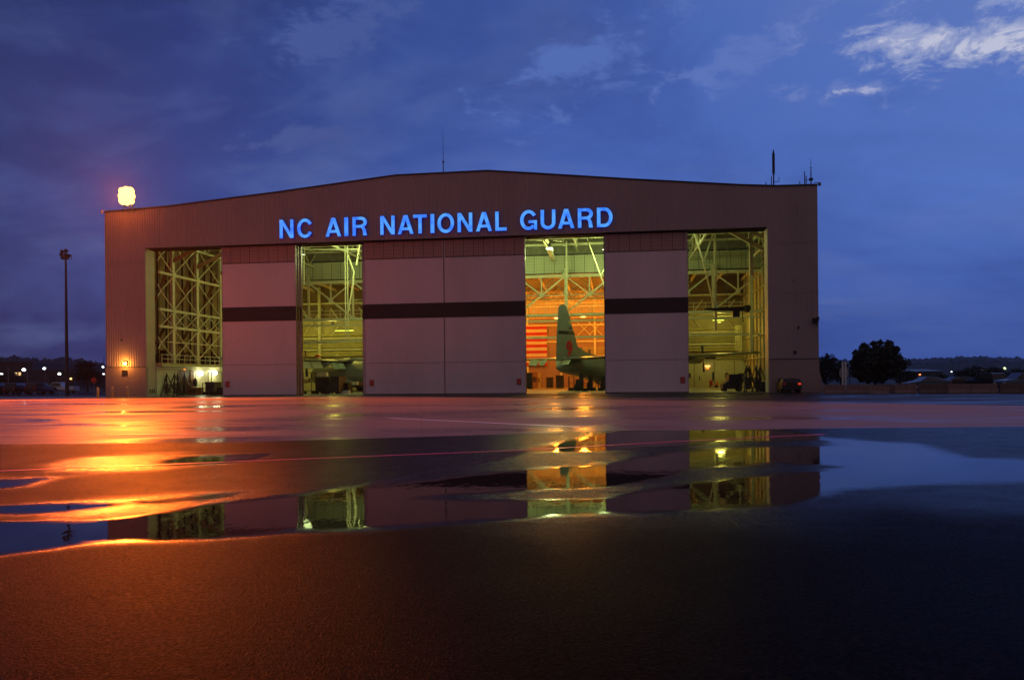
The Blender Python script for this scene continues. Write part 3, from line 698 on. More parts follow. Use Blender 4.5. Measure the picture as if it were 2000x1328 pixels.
for ch, x0, x1 in [('N', 546.2, 573.4), ('C', 580.7, 610.8), ('A', 636, 666.3), ('I', 672.5, 680.3), ('R', 688.7, 716.8), ('N', 742.9, 771), ('A', 777, 807.7), ('T', 807.3, 833.8), ('I', 840.9, 848.4), ('O', 854.5, 887), ('N', 893.8, 922.6), ('A', 929.8, 961), ('L', 967.5, 989.6), ('G', 1016, 1049), ('U', 1056, 1085), ('A', 1090, 1122), ('R', 1128.7, 1158.2), ('D', 1166, 1196.6)]:
    u0, u1 = U(x0, -.3, 440), U(x1, -.3, 440); S_ = 2.05; zb = 17.5; wn = (u1-u0)/S_; tk = .182
    can = MB(); face = MB()
    for pi_, piece in enumerate(glyph(ch, wn, tk)):
        for poly in piece:
            q = [(u0+x*S_, zb+z*S_) for x, z in poly]
            can.prism(q, -.34-.003*pi_, -.08); face.add([(x, -.345-.004*pi_, z) for x, z in q], [tuple(range(len(q)))])
            
    cx_, cz_ = (u0+u1)/2, zb+S_/2                                   # the trim cap stands a little wider than the lit face
    o = can.build('letter', 'bluedge', SG); o['label'] = 'glowing blue letter '+ch
    f_ = face.build('letter_face', 'blue', o)
# ------------------------------------------------------------------ roof lamp and wall lamp
SOD = (1.0, .15, .014)
u, z = UZ(248, 383, -.6)
RL = thing('roof_floodlight', 'blazing orange floodlight cluster on the left roof corner of the hangar', 'floodlight', WD(u, -.6, 21.4), YAW)
zl = z-21.4
b = MB(); b.bar((-.5, .4, 0), (-.5, .1, zl-.3), .09); b.bar((.5, .4, 0), (.5, .1, zl-.3), .09); b.bar((-1.0, .1, zl-.45), (1.0, .1, zl-.45), .1); b.bar((0, .7, 0), (0, .1, zl-.4), .09); b.bar((-.9, .4, .35), (.9, .4, .35), .06)
b.build('bracket', 'metal', RL)
for k, (x, dz) in enumerate(((-.62, .25), (0, .25), (.62, .25), (-.52, .8), (0, .9), (.52, .8), (-.52, -.3), (0, -.4), (.52, -.3))):  # heads packed in to imitate the lamp's glare disc
    zl = z-21.4+dz-.25
    b = MB(); b.cyl((x, .35, zl+.15), (x, -.05, zl-.02), .22, .42, 14); b.build('housing', 'metal', RL, True)
    b = MB(); b.cyl((x, -.05-.006*k, zl-.02), (x, -.13-.006*k, zl-.055), .44, .40, 20); b.build('lens', 'e_sodium', RL)
zl = z-21.4
light('roof_lamp_light', (0, -.75, zl-.1), 150000, SOD, .55, RL, spot=151, rot=(math.radians(-86), 0, math.radians(6)), blend=.25)
light('roof_lamp_spill', (0, -.9, zl+.3), 600, SOD, .4, RL)
wl = UZ(243, 710, -.3)
WLm = thing('wall_lamp', 'small orange wall lamp on the left siding above the block base', 'lamp', WD(wl[0], -.06, wl[1]), YAW)
MB().box(-.2, .2, -.1, 0, -.15, .25).build('housing', 'frame', WLm)
b = MB(); b.prism([(-.19, -.14), (.19, -.14), (.19, .14), (-.19, .14)], -.2, -.1); b.build('lens', 'e_sod2', WLm)
light('wall_lamp_light', (0, -.5, -.02), 260, (1, .34, .04), .12, WLm)
cu = thing('corner_camera', 'small bracket lamp catching orange light at the left roof corner', 'camera', WD(-.1, .05, 21.35), YAW)
b = MB(); b.bar((.9, .1, .08), (-.25, 0, .1), .07); b.cyl((-.25, 0, .15), (-.25, 0, -.2), .14, .12, 8); b.build('arm_and_dome', 'white', cu)
cu = thing('dome_camera', 'small dark dome camera on an arm at the right roof corner', 'camera', WD(HW, .1, 21.15), YAW)
b = MB(); b.bar((-.3, 0, .22), (.22, 0, .2), .06); b.cyl((.24, 0, .2), (.24, 0, -.1), .12, .16, 10); b.build('arm_and_dome', 'darkgrey', cu)
# ------------------------------------------------------------------ antennas
def antenna(x, ytop, parts, label, v=1.0):
    u = U(x, v, 350); z0 = roof(u); t_ = thing('antenna', label, 'antenna', WD(u, v, z0), YAW)
    hgt = Zt(x, ytop, v)-z0; parts(t_, hgt)
def a1(t_, h): b = MB(); b.cyl((0, 0, -.4), (0, 0, h*.35), .05, .045, 6); b.cyl((0, 0, h*.35), (0, 0, h), .03, .012, 6); b.cyl((0, 0, h*.28), (0, 0, h*.3), .12, .12, 6); b.build('mast', 'dark', t_)
def a2(t_, h):
    b = MB(); b.cyl((0, 0, -.4), (0, 0, h*.38), .07, .07, 6); b.build('mast', 'dark', t_)
    b = MB(); b.cyl((0, 0, h*.38), (0, 0, h*.86), .14, .14, 8); b.cyl((0, 0, h*.86), (0, 0, h), .13, .01, 8); b.build('whip', 'dark', t_)
    b = MB(); b.bar((0, 0, .6), (.5, 0, .65), .05); b.bar((.5, 0, .65), (.55, 0, 1.1), .05); b.bar((-.25, 0, h*.35), (.2, 0, h*.35), .04); b.bar((0, 0, 0), (-.1, 0, .3), .2); b.build('arm', 'dark', t_)
def a3(t_, h):
    b = MB(); b.cyl((0, 0, -.4), (0, 0, h*.62), .07, .05, 6); b.cyl((0, 0, h*.62), (0, 0, h), .03, .02, 6); b.bar((-.17, 0, h*.68), (.17, 0, h*.68), .04); b.build('mast', 'dark', t_)
    b = MB(); b.box(-.14, .16, -.1, .1, h*.22, h*.31); b.box(-.2, .2, -.1, .1, h*.27, h*.31); b.bar((-.55, 0, h*.25), (0, 0, h*.25), .04); b.bar((-.2, 0, 0), (-.2, 0, .1), .2); b.build('equipment_box', 'dark', t_)
def a4(t_, h): b = MB(); b.cyl((0, 0, -.3), (0, 0, h), .055, .045, 6); b.build('mast', 'dark', t_)
antenna(866, 254, a1, 'tall thin antenna mast over the middle of the hangar roof')
antenna(1511, 291, a2, 'thick tapered whip antenna, tallest on the right of the roof')
antenna(1584, 311, a3, 'antenna mast with crossbar nearest the right roof corner')
antenna(1571.5, 335, a4, 'short bare rod just left of the crossbar antenna mast')
antenna(1574.5, 344, a4, 'shortest rod beside the crossbar antenna mast')
antenna(1506.5, 345, a4, 'short rod just left of the thick whip antenna')
antenna(1562, 355, a4, 'tiny stub rod between the whip antenna and the corner masts')
antenna(1496, 356, a4, 'tiny stub rod left of the thick whip antenna')
# ------------------------------------------------------------------ aircraft
def ellring(y, zc, hw, hh, n=24, p=1.0):
    return [(hw*math.sin(2*math.pi*i/n), y, zc+hh*math.cos(2*math.pi*i/n)) for i in range(n)]
def foil(p, chord, th, n=9, axis='h'):
    """section with its leading edge at p pointing +y, chord towards -y"""
    pts = []
    xs = [(1-math.cos(math.pi*i/(n-1)))/2 for i in range(n)]
    yt = lambda x: 5*th*(.2969*math.sqrt(x)-.126*x-.3516*x*x+.2843*x**3-.1036*x**4)*chord
    for x in xs[::-1]: pts.append((x, yt(x)))
    for x in xs[1:-1]: pts.append((x, -yt(x)))
    if axis == 'h': return [(p[0], p[1]-x*chord, p[2]+y) for x, y in pts]
    return [(p[0]+y, p[1]-x*chord, p[2]) for x, y in pts]
def aircraft(label, loc, head, numbered):
    A = thing('transport_aircraft', label, 'aircraft', loc, -math.radians(head))
    st = [(12.3, 2.3, .06, .06), (12.0, 2.3, .5, .5), (11.2, 2.35, 1.0, 1.05), (10.2, 2.5, 1.45, 1.5), (9.0, 2.62, 1.85, 1.85), (7.5, 2.7, 2.1, 2.05), (5, 2.7, 2.16, 2.1), (-4, 2.7, 2.16, 2.1), (-6.5, 2.8, 2.12, 1.98), (-9, 3.0, 1.95, 1.75), (-11.5, 3.2, 1.6, 1.45), (-14, 3.3, 1.1, 1.15), (-16, 3.15, .5, .65), (-17, 3.05, .1, .12)]
    b = MB(); b.loft([ellring(*s_) for s_ in st]); b.build('fuselage', 'plane', A, True)
    b = MB()    # wing, one piece across the fuselage
    b.loft([foil((x, 2.55-(abs(x)/20.2)*(0.9), 4.5+abs(x)*.018), 4.95-2.2*abs(x)/20.2, .16-.03*abs(x)/20.2) for x in (-20.2, -19.6, -10, -2, 2, 10, 19.6, 20.2)])
    b.build('wing', 'plane', A, True)
    b = MB(); b.loft([ellring(y, 4.75, w, h) for y, w, h in ((3.2, .1, .05), (2.2, 1.1, .3), (.5, 1.4, .42), (-1.5, 1.3, .36), (-4.5, .2, .08))]); b.build('wing_fairing', 'plane', A, True)
    for s_ in (-1, 1):
        for x0, x1 in ((2.3, 4.25), (6.0, 9.1)):
            zt = 4.35+x0*.018; b = MB(); y0 = -1.55
            for k in range(2):
                a0 = x0+(x1-x0)*(.0 if k == 0 else .56); a1_ = x0+(x1-x0)*(.52 if k == 0 else 1.0)
                b.add([(s_*a0, y0, zt), (s_*a1_, y0, zt), (s_*a1_, y0-1.0, zt-1.0), (s_*a0, y0-1.0, zt-1.0), (s_*a0, y0+.3, zt-.12), (s_*a1_, y0+.3, zt-.12), (s_*a1_, y0-.95, zt-1.06), (s_*a0, y0-.95, zt-1.06)],
                      [(0, 1, 2, 3), (4, 7, 6, 5), (0, 4, 5, 1), (1, 5, 6, 2), (2, 6, 7, 3), (3, 7, 4, 0)])
            b.build('flap', 'planelight', A)
        for x in (5.1, 10.2):
            zc = 4.1+x*.018; b = MB(); b.loft([ellring_at(s_*x, y, zc+dz, w, h) for y, dz, w, h in ((4.3, .1, .38, .4), (3.6, 0, .55, .62), (2.2, 0, .6, .72), (0, -.1, .58, .62), (-1.6, -.15, .35, .35), (-2.3, -.15, .22, .22))])
            N_ = b.build('engine_nacelle', 'plane', A, True)
            b = MB(); b.cyl((s_*x, 4.3, zc+.1), (s_*x, 5.0, zc+.1), .36, .06, 12)
            for k in range(4):
                w = k*math.pi/2+.06; dx, dz = math.cos(w), math.sin(w)
                b.add([(s_*x+dx*.3-dz*.1, 4.55, zc+.1+dz*.3+dx*.1), (s_*x+dx*.3+dz*.1, 4.65, zc+.1+dz*.3-dx*.1), (s_*x+dx*2+dz*.2, 4.65, zc+.1+dz*2-dx*.2), (s_*x+dx*2-dz*.2, 4.55, zc+.1+dz*2+dx*.2),
                       (s_*x+dx*.3-dz*.1, 4.6, zc+.1+dz*.3+dx*.1), (s_*x+dx*.3+dz*.1, 4.7, zc+.1+dz*.3-dx*.1), (s_*x+dx*2+dz*.2, 4.7, zc+.1+dz*2-dx*.2), (s_*x+dx*2-dz*.2, 4.6, zc+.1+dz*2+dx*.2)],
                      [(0, 1, 2, 3), (7, 6, 5, 4), (0, 4, 5, 1), (1, 5, 6, 2), (2, 6, 7, 3), (3, 7, 4, 0)])
            b.build('propeller', 'darkgrey', N_)
        b = MB(); b.loft([ellring_at(s_*2.2, y, 1.15, w, h) for y, w, h in ((4.2, .05, .1), (3.2, .5, .55), (1.5, .7, .75), (-2.5, .7, .75), (-4.2, .4, .45), (-5.2, .05, .1))]); b.build('gear_sponson', 'plane', A, True)
        for y in (.9, -.8):
            b = MB(); b.cyl((s_*1.75, y, .7), (s_*2.3, y, .7), .7, n=18); b.build('wheel', 'tyre', A, True)
        b = MB(); b.loft([foil((x, -12.6-(abs(x)/8)*.9, 4.3+.02*abs(x)), 3.2-1.3*abs(x)/8, .17) for x in ((-8.0, -7.7, -.2) if s_ < 0 else (.2, 7.7, 8.0))]); b.build('tailplane', 'planelight' if s_ < 0 else 'plane', A, True)  # port half gets the paler skin, its lamp light put into the colour
        for (a0, a1_) in (((.08, 1.35),) if s_ > 0 else ((.08, 1.0), (2.8, 4.0), (4.15, 5.8))):
            b = MB(); b.add([(s_*a0, -15.55, 4.25), (s_*a1_, -15.4, 4.3), (s_*a1_, -16.0, 3.6), (s_*a0, -16.25, 3.45), (s_*a0, -15.5, 4.15), (s_*a1_, -15.35, 4.2), (s_*a1_, -15.95, 3.54), (s_*a0, -16.2, 3.4)], [(0, 1, 2, 3), (7, 6, 5, 4), (0, 4, 5, 1), (1, 5, 6, 2), (2, 6, 7, 3), (3, 7, 4, 0)])
            b.build('elevator', 'planelight', A)
    for x in (-.25, .25):
        b = MB(); b.cyl((x-.12, 8.8, .5), (x+.12, 8.8, .5), .5, n=16); b.build('wheel', 'tyre', A, True)
    b = MB(); b.cyl((0, 8.8, .5), (0, 8.8, 1.4), .09); b.cyl((1.9, 0, .7), (1.9, 0, 1.6), .1); b.cyl((-1.9, 0, .7), (-1.9, 0, 1.6), .1); b.build('gear_leg', 'darkgrey', A)
    # fin: leading edge y, chord at height z
    FZ = [(4.0, -11.3, 5.7), (5.2, -11.75, 5.2), (7, -12.55, 4.3), (9, -13.45, 3.2), (10.8, -14.3, 2.15), (11.35, -14.6, 1.7), (11.62, -14.95, 1.0), (11.68, -15.2, .5)]
    b = MB(); b.loft([foil((0, le, z), ch, .10, axis='v') for z, le, ch in FZ]); fin = b.build('fin', 'plane', A, True)
    b = MB(); b.add([(-.2, -12.2, 4.1), (.2, -12.2, 4.1), (0, -5.2, 4.72), (0, -8.4, 4.98), (0, -10.2, 5.3), (0, -11.6, 5.95), (-.14, -12.4, 6.0), (.14, -12.4, 6.0)],
                    [(0, 2, 3), (0, 3, 4), (0, 4, 5, 6), (1, 3, 2), (1, 4, 3), (1, 7, 5, 4), (0, 1, 2), (0, 6, 7, 1), (5, 7, 6)]); b.build('dorsal_fillet', 'plane', A)
    def side(z, frac):
        le = np.interp(z, [f[0] for f in FZ], [f[1] for f in FZ]); ch = np.interp(z, [f[0] for f in FZ], [f[2] for f in FZ]); return le-frac*ch
    def fx(y, z):
        le = side(z, 0); ch = np.interp(z, [f[0] for f in FZ], [f[2] for f in FZ]); x = min(max((le-y)/ch, 0), 1)
        return 5*.10*(.2969*math.sqrt(x)-.126*x-.3516*x*x+.2843*x**3-.1036*x**4)*ch
    for s_ in (1, -1):
        b = MB(); z0, z1 = 7.65, 8.1; ys0 = [side(z0, f) for f in (.02, .1, .25, .5, .75, .92)]; ys1 = [side(z1, f) for f in (.02, .1, .25, .5, .75, .92)]
        vs = [(s_*(fx(y, z0)+.012), y, z0) for y in ys0]+[(s_*(fx(y, z1)+.012), y, z1) for y in ys1]
        b.add(vs, [(i, i+1, i+7, i+6) for i in range(5)]); b.build('tail_band', 'navy', fin)
        def txt(s, yc, w, z0, z1, mat, nm, off=.0):
            me = textmesh(s, 1, .01, off); fit_mesh(me, -w/2, w/2, z0, z1, 0, 0)
            co = np.empty(len(me.vertices)*3); me.vertices.foreach_get('co', co); co = co.reshape(-1, 3).copy(); r = co.copy()
            for i in range(len(co)):
                y = yc+s_*co[i, 0]; r[i] = (s_*(fx(y, co[i, 2])+.03), y, co[i, 2])
            me.vertices.foreach_set('co', r.ravel()); me.update(); me.materials.clear(); me.materials.append(M[mat])
            o = bpy.data.objects.new(nm, me); COL.objects.link(o); o.parent = fin
        txt('CHARLOTTE', -13.7, 1.7, 7.75, 8.0, 'gold', 'tail_lettering', .01)
        if numbered: txt('9', -14.35, 1.3, 4.6, 6.8, 'red9', 'tail_number', .045)
        b = MB(); b.box(-.3, .3, 0, .01, 9.05, 9.6); 
        y = -14.05; me_ = MB(); me_.add([(s_*(fx(y-.35, 9)+.02), y-.35, 9.05), (s_*(fx(y+.35, 9)+.02), y+.35, 9.05), (s_*(fx(y+.1, 9.5)+.02), y+.1, 9.5), (s_*(fx(y-.35, 9.5)+.02), y-.35, 9.5)], [(0, 1, 2, 3)]); me_.build('tail_emblem', 'gold', fin)
        me_ = MB(); me_.add([(s_*(fx(y-.3, 8.4)+.02), y-.3, 8.4), (s_*(fx(y+.3, 8.4)+.02), y+.3, 8.4), (s_*(fx(y+.3, 8.65)+.02), y+.3, 8.65), (s_*(fx(y-.3, 8.65)+.02), y-.3, 8.65)], [(0, 1, 2, 3)])
        me_.add([(s_*(fx(y-.1, 9.9)+.02), y-.1, 9.9), (s_*(fx(y+.3, 9.9)+.02), y+.3, 9.9), (s_*(fx(y+.3, 10.1)+.02), y+.3, 10.1), (s_*(fx(y-.1, 10.1)+.02), y-.1, 10.1)], [(0, 1, 2, 3)]); me_.build('tail_marking', 'dark', fin)
    return A
def ellring_at(x, y, zc, hw, hh, n=16): return [(x+hw*math.sin(2*math.pi*i/n), y, zc+hh*math.cos(2*math.pi*i/n)) for i in range(n)]
HD = 42
h = Vector((math.sin(math.radians(HD)), math.cos(math.radians(HD)), 0))
tail = Vector((7.55, 105.0, 0)); AC1 = tail+h*14.6
aircraft('grey-green transport aircraft with a red 9 on its tail in the third opening', AC1, HD, True)
AC2 = Vector((-24.6, 117.5, 0))
aircraft('grey-green transport aircraft behind the closed doors, wing seen in the second opening', AC2, -HD, False)
# ------------------------------------------------------------------ hall lights
def hall_lamp(u, v, z, power, col, label, mat='e_white', r=.35, show=True, grp='lamps hanging in the hangar'):
    L_ = thing('high_bay_lamp', label, 'lamp', WD(u, v, z), YAW, grp)
    b = MB(); b.cyl((0, 0, .55), (0, 0, .2), .12, .2, 12); b.cyl((0, 0, .2), (0, 0, -.1), .2, r, 12, cap=False); b.cyl((0, 0, .55), (0, 0, 1.6), .025, n=6); b.build('reflector', 'metal', L_, True)
    MB().cyl((0, 0, .02), (0, 0, -.06), r*.8, n=12).build('lens', mat, L_)
    light('lamp_light', (0, 0, -.85), power, col, .7, L_); return L_
GRN = (.78, 1.0, .36); YLW = (1.0, .86, .13); ORG = (1.0, .30, .02)
k_ = 'lamp in the roof of the %s, above the door header'
places = iter(('leftmost bay', 'second bay', 'middle bay', 'bay left of the tail', 'rightmost bay'))
for u, v, p in ((14, 9, 150), (27, 13, 2300), (43, 20, 1000), (57, 20, 1000), (HW-12, 14, 200)):
    hall_lamp(u, v, 18.6, p, GRN, k_ % next(places))
uu, zz_ = UZ(1073, 463, 12); hall_lamp(uu, 12, 17.6, 1500, GRN, 'bright white high bay lamp just under the header in the third opening', 'e_white', .5, grp='hall lamps')
uu, zz_ = UZ(592, 478, 9); hall_lamp(uu, 9, 17.3, 60, GRN, 'white lamp at the top left of the second opening', 'e_white', .3, grp='hall lamps')
for x, y, lab in ((1088, 621, 'left orange-lit lamp hanging behind the aircraft tail'), (1139, 618, 'right orange-lit lamp hanging behind the aircraft tail')):
    uu, z_ = UZ(x, y, 44); hall_lamp(uu, 44, z_, 2800, ORG, lab, 'e_hall', .55, grp='orange lamps in the deep bay')
for du in (-16, 16): 
    uu = U(1110, 50)+du*.6; hall_lamp(uu, 50, 12.4, 2300, ORG, 'orange lamp in the deep bay hidden by the %s door' % ('third' if du < 0 else 'fourth'), 'e_hall', .5, grp='orange lamps in the deep bay hidden by the doors')
for u, z_, p in ((8, 11.2, 160), (U(650, 36), 10.6, 480), (U(620, 36)-6, 11, 380), (U(1405, 36), 9.9, 380)):
    hall_lamp(u, 36, z_, p, YLW, {8: 'yellow lamp deep inside the leftmost opening'}.get(u, 'yellow lamp under the walkway in the %s opening' % ('second' if abs(u-U(650, 36)) < 1 else 'fourth' if u > 40 else 'door beside the second')), 'e_yel', .4, grp='yellow lamps under the walkway')
# fluorescent tube right bay + tubes second opening
def tube(x0, x1, y, v, lab):
    u0, z_ = UZ(x0, y, v); u1, _ = UZ(x1, y, v); o = thing('tube_lamp', lab, 'lamp', WD(u0, v, z_), YAW)
    MB().box(0, u1-u0, -.1, .1, .06, .18).build('housing', 'metal', o); b = MB(); b.cyl((0, 0, 0), (u1-u0, 0, 0), .09, n=8); b.build('tube', 'e_yel', o)
tube(1392, 1414, 625.5, 30, 'glowing yellow-green tube lamp below the walkway in the right opening')
tube(655, 690, 646, 34, 'long yellow tube lamp below the walkway in the second opening')
# bulbs near the left wall
def vat(x):
    return min(np.arange(2, 40, .1), key=lambda v: abs(U(x, v, 728)-(SU+.15)))
for x, y, v, lab, p in ((393, 729, 12.5, 'left of the two bare white bulbs in the left opening', 30), (420, 728, 17.5, 'right and brighter of the two white bulbs in the left opening', 70)):
    v = float(vat(x)); o = thing('bulkhead_lamp', lab, 'lamp', WD(SU-.2, v, Zt(x, y, v)), YAW)
    MB().box(0, .15, -.15, .15, -.2, .2).build('housing', 'metal', o)
    b = MB(); b.loft([ellring_at(.35, dy, 0, r, r, 10) for dy, r in ((-.28, .05), (-.2, .2), (0, .28), (.2, .2), (.28, .05))]); b.build('globe', 'e_bulb', o, True)
    light('bulb_light', (.95, 0, 0), p, (1, .98, .5), .2, o)
# ------------------------------------------------------------------ flag
u0, z1 = UZ(1068, 637, VB-.6); z1 += .0; hgt = 7.15; wd = 13.4
FL = thing('flag', 'huge red and white striped flag hanging on the orange lit rear wall', 'flag', WD(u0-wd, VB-.55, z1-hgt), YAW)
sh = hgt/13
if True:
    for k in range(13):
        nm, mt = (('red_stripe', 'flagred'), ('white_stripe', 'flagwhite'))[k % 2]; b = MB()
        zb = hgt-sh*(k+1); n = 40
        for i in range(n):
            x0, x1 = wd*i/n, wd*(i+1)/n; y0, y1 = .05*math.sin(x0*2.4), .05*math.sin(x1*2.4)
            b.add([(x0, y0, zb), (x1, y1, zb), (x1, y1, zb+sh), (x0, y0, zb+sh)], [(0, 1, 2, 3)])
        b.build(nm, mt, FL)
b = MB(); b.box(0, wd*.4, -.12, -.08, hgt-sh*7, hgt); b.build('canton', 'flagblue', FL)
b = MB()
for r in range(9):
    for c in range(6 if r % 2 == 0 else 5):
        cx = wd*.4*(c+(.5 if r % 2 == 0 else 1))/6; cz = hgt-sh*7*(r+.6)/9.2
        pts = [(cx+(.17 if k % 2 == 0 else .07)*math.sin(k*math.pi/5), cz+(.17 if k % 2 == 0 else .07)*math.cos(k*math.pi/5)) for k in range(10)]
        b.prism(pts, -.14, -.125)
b.build('star_field', 'flagwhite', FL)
# ------------------------------------------------------------------ jacks
def jack_proto(label, loc, rz, grp):
    J = thing('tripod_jack', label, 'jack', loc, rz, grp); Hh = 2.75
    b = MB(); b.cyl((0, 0, .3), (0, 0, Hh), .09, .06, 8); b.cyl((0, 0, .25), (0, 0, 1.5), .16, .16, 8); b.build('ram', 'darkgrey', J)
    for k in range(3):
        w = k*2*math.pi/3; p = Vector((1.05*math.cos(w), 1.05*math.sin(w), .12)); b = MB()
        b.bar((0, 0, Hh-.15), p, .085); b.bar(p*.5+Vector((0, 0, Hh/2-.1)), (0, 0, .5), .05); b.cyl(p+Vector((0, 0, -.02)), p+Vector((0, 0, -.12)), .14, n=8); b.build('leg', 'dark', J)
    b = MB()
    for hh, rr in ((.45, .92), (1.3, .58)):
        q = [Vector((rr*math.cos(k*2*math.pi/3), rr*math.sin(k*2*math.pi/3), hh)) for k in range(3)]
        for k in range(3): b.bar(q[k], q[(k+1) % 3], .05)
    b.build('cross_brace', 'dark', J); return J
def inh(x, v): return WD(U(x, v, 760), v, .012)
JL = [(326, 3.4, 'tripod jack at the far left of the left opening, standing alone'), (341, 3.8, 'tripod jack crowding its neighbour in the left opening, left one'), (347, 4.8, 'tripod jack crowding its neighbour in the left opening, right one'), (361, 6.2, 'tripod jack in front of the dark doorway of the left opening')]
j0 = jack_proto(JL[0][2], inh(JL[0][0], JL[0][1]), .3, 'tripod jacks beside the left jamb')
for i, (x, v, lab) in enumerate(JL[1:]): dup(j0, inh(x, v), .7*i+.8, lab)
for i, (x, v, lab) in enumerate([(1458.5, 3.6, 'leftmost tripod jack in the right opening'), (1463.5, 5.0, 'second tripod jack from the left in the right opening'), (1477, 3.9, 'third tripod jack from the left in the right opening'), (1484.5, 5.2, 'tripod jack nearest the right jamb')]):
    o = dup(j0, inh(x, v), .5*i, lab, 1.04); o['group'] = 'tripod jacks beside the right jamb'
# ------------------------------------------------------------------ equipment carts etc.
def cart(name, label, cat, x0, x1, ytop, v, mat='darkgrey', shape='box', dep=1.6, wheels=True):
    u0, u1 = U(x0, v, 760), U(x1, v, 760); z1 = Zt((x0+x1)/2, ytop, v); w = u1-u0
    o = thing(name, label, cat, WD(u0, v, .012), YAW)
    b = MB()
    zb = .28 if wheels else 0
    if shape == 'box': b.box(0, w, 0, dep, zb, z1*.93); b.box(-.04, w+.04, -.04, dep+.04, z1*.93, z1)
    elif shape == 'wedge': b.prism([(0, zb), (w, zb), (w, z1), (w*.33, z1), (w*.3, z1*.62), (0, z1*.4)], 0, dep)
    elif shape == 'frame':
        for x in (0, w-.07):
            for y in (0, dep): b.box(x, x+.07, y, y+.07, 0, z1)
        for z in (.35, z1*.55, z1-.06): b.box(0, w, 0, dep, z, z+.05)
    b.build('body', mat, o)
    if wheels:
        for x in (.25, w-.25):
            for y in (.05, dep-.05):
                q = MB(); q.cyl((x, y-.06, .2), (x, y+.06, .2), .2, n=12); q.build('wheel', 'tyre', o, True)
    b = MB()
    for k in range(3): b.box(w*.15+k*w*.25, w*.3+k*w*.25, -.06, -.041, z1*.4, z1*.7)
    if shape == 'box': b.build('panel', 'dark', o)
    return o
cart('ground_power_unit', 'big black wedge fronted power cart by the right jacks', 'cart', 1412, 1450, 731, 6, 'dark', 'wedge', 2.2)
cart('tool_cabinet', 'dark low cabinet against the right jamb', 'cabinet', 1486, 1500, 746, 2.2, 'dark', 'box', 1.0)
cart('equipment_cart', 'dark boxy cart on the left door side of the left opening', 'cart', 401, 418, 746, 6, 'darkgrey', 'box')
cart('work_stand', 'open dark tube work stand beside the boxy cart', 'stand', 395, 432, 748, 8, 'dark', 'frame')
cart('shelf_rack', 'tall thin dark rack frame below the two bulbs', 'rack', 406, 434, 727, 9, 'dark', 'frame', .8, False)
cart('tow_tug', 'low dark machine at the left edge of the first closed door', 'cart', 417, 436, 757, 4.5, 'dark', 'wedge')
cart('wooden_crate', 'brown crate at the foot of the left wall', 'crate', 368, 384, 757, 7.5, 'rust', 'box', 1.0, False)
b_ = cart('oil_drum_rack', 'green bin beside the brown crate', 'bin', 386, 393, 757, 9, 'planelight', 'box', .6, False)
# punching-bag like hose bundle
u, z = UZ(381.5, 742, 9.5); o = thing('hanging_hose', 'grey hose bundle hanging from the mezzanine in the left opening', 'hose', WD(u, 9.5, 0), YAW)
b = MB(); b.loft([ellring_at(0, 0, 0, .01, .01, 8)]*1) if False else None
b.loft([[(r*math.cos(k*math.pi/4), r*math.sin(k*math.pi/4), zz) for k in range(8)] for zz, r in ((1.0, .12), (1.2, .24), (1.7, .27), (2.0, .18), (2.15, .06))]); b.cyl((0, 0, 2.1), (0, 0, 3.6), .03, n=6); b.build('hose', 'darkgrey', o, True)
# under the wing, second opening
cart('maintenance_stand', 'tall dark scaffold stand under the wing in the second opening', 'stand', 592, 618, 728, 9, 'dark', 'frame', 2.5)
cart('engine_cart', 'bulky black engine cart in the second opening', 'cart', 616, 640, 738, 8, 'tyre', 'box', 2.2)
cart('maintenance_stand', 'black stepped stand in the middle of the second opening', 'stand', 638, 662, 735, 7, 'dark', 'wedge', 2.5)
cart('tool_chest', 'dark tool chest near the right side of the second opening', 'chest', 660, 680, 748, 9, 'dark', 'box', 1.4)
cart('parts_table', 'cluttered low table at the right side of the second opening', 'table', 681, 709, 752, 11, 'dark', 'frame', 1.2, False)
for i, (x, y, w, hh, mt, lab) in enumerate([(690, 750.5, .9, .45, 'cream', 'pale box on the cluttered table'), (704, 750.5, .6, .3, 'rust', 'brown box on the cluttered table'), (686, 767, .8, .45, 'white', 'white box on the floor under the cluttered table'), (678, 767, .4, .35, 'white', 'small white can beside the white box'), (600, 747, .5, .5, 'pipe', 'yellowish container on the scaffold stand'), (632, 733.5, 1.5, .5, 'wallpaint', 'pale folded cover on top of the engine cart')]):
    u, z = UZ(x, y, 10.2); o = tag(MB().prism([(-w/2, 0), (w/2, 0), (w/2*.92, hh), (-w/2*.85, hh*.92)], -.3, .3).build('box', mt), lab, 'box')
    o.location = WD(u, 10.6 if i < 2 else 8.6 if i < 4 else 9.6, max(.012, z-.1) if i not in (2, 3) else .012); o.rotation_euler = (0, 0, YAW)
# things on the wing
u_ = AC2
for dx, dy, mt, lab, s_ in ((-5.5, -1.2, 'stopred', 'red bundle lying on the far wing in the second opening', .35), (-2.2, -2.0, 'pipe', 'yellow bundle on the wing beside the fuselage', .45), (-8.5, -4.2, 'planelight', 'pale green cover draped on the wing', .5)):
    p = AC2+Matrix.Rotation(math.radians(HD), 3, 'Z')@Vector((dx, .2, 0)); b = MB()
    b.loft([[(s_*r*math.cos(k*math.pi/4)*1.5, s_*r*math.sin(k*math.pi/4), s_*zz) for k in range(8)] for zz, r in ((0, .9), (.3, 1), (.7, .6), (.85, .1))])
    o = tag(b.build('bundle', mt, None, True), lab, 'bundle'); o.location = (p.x, p.y, 5.2)
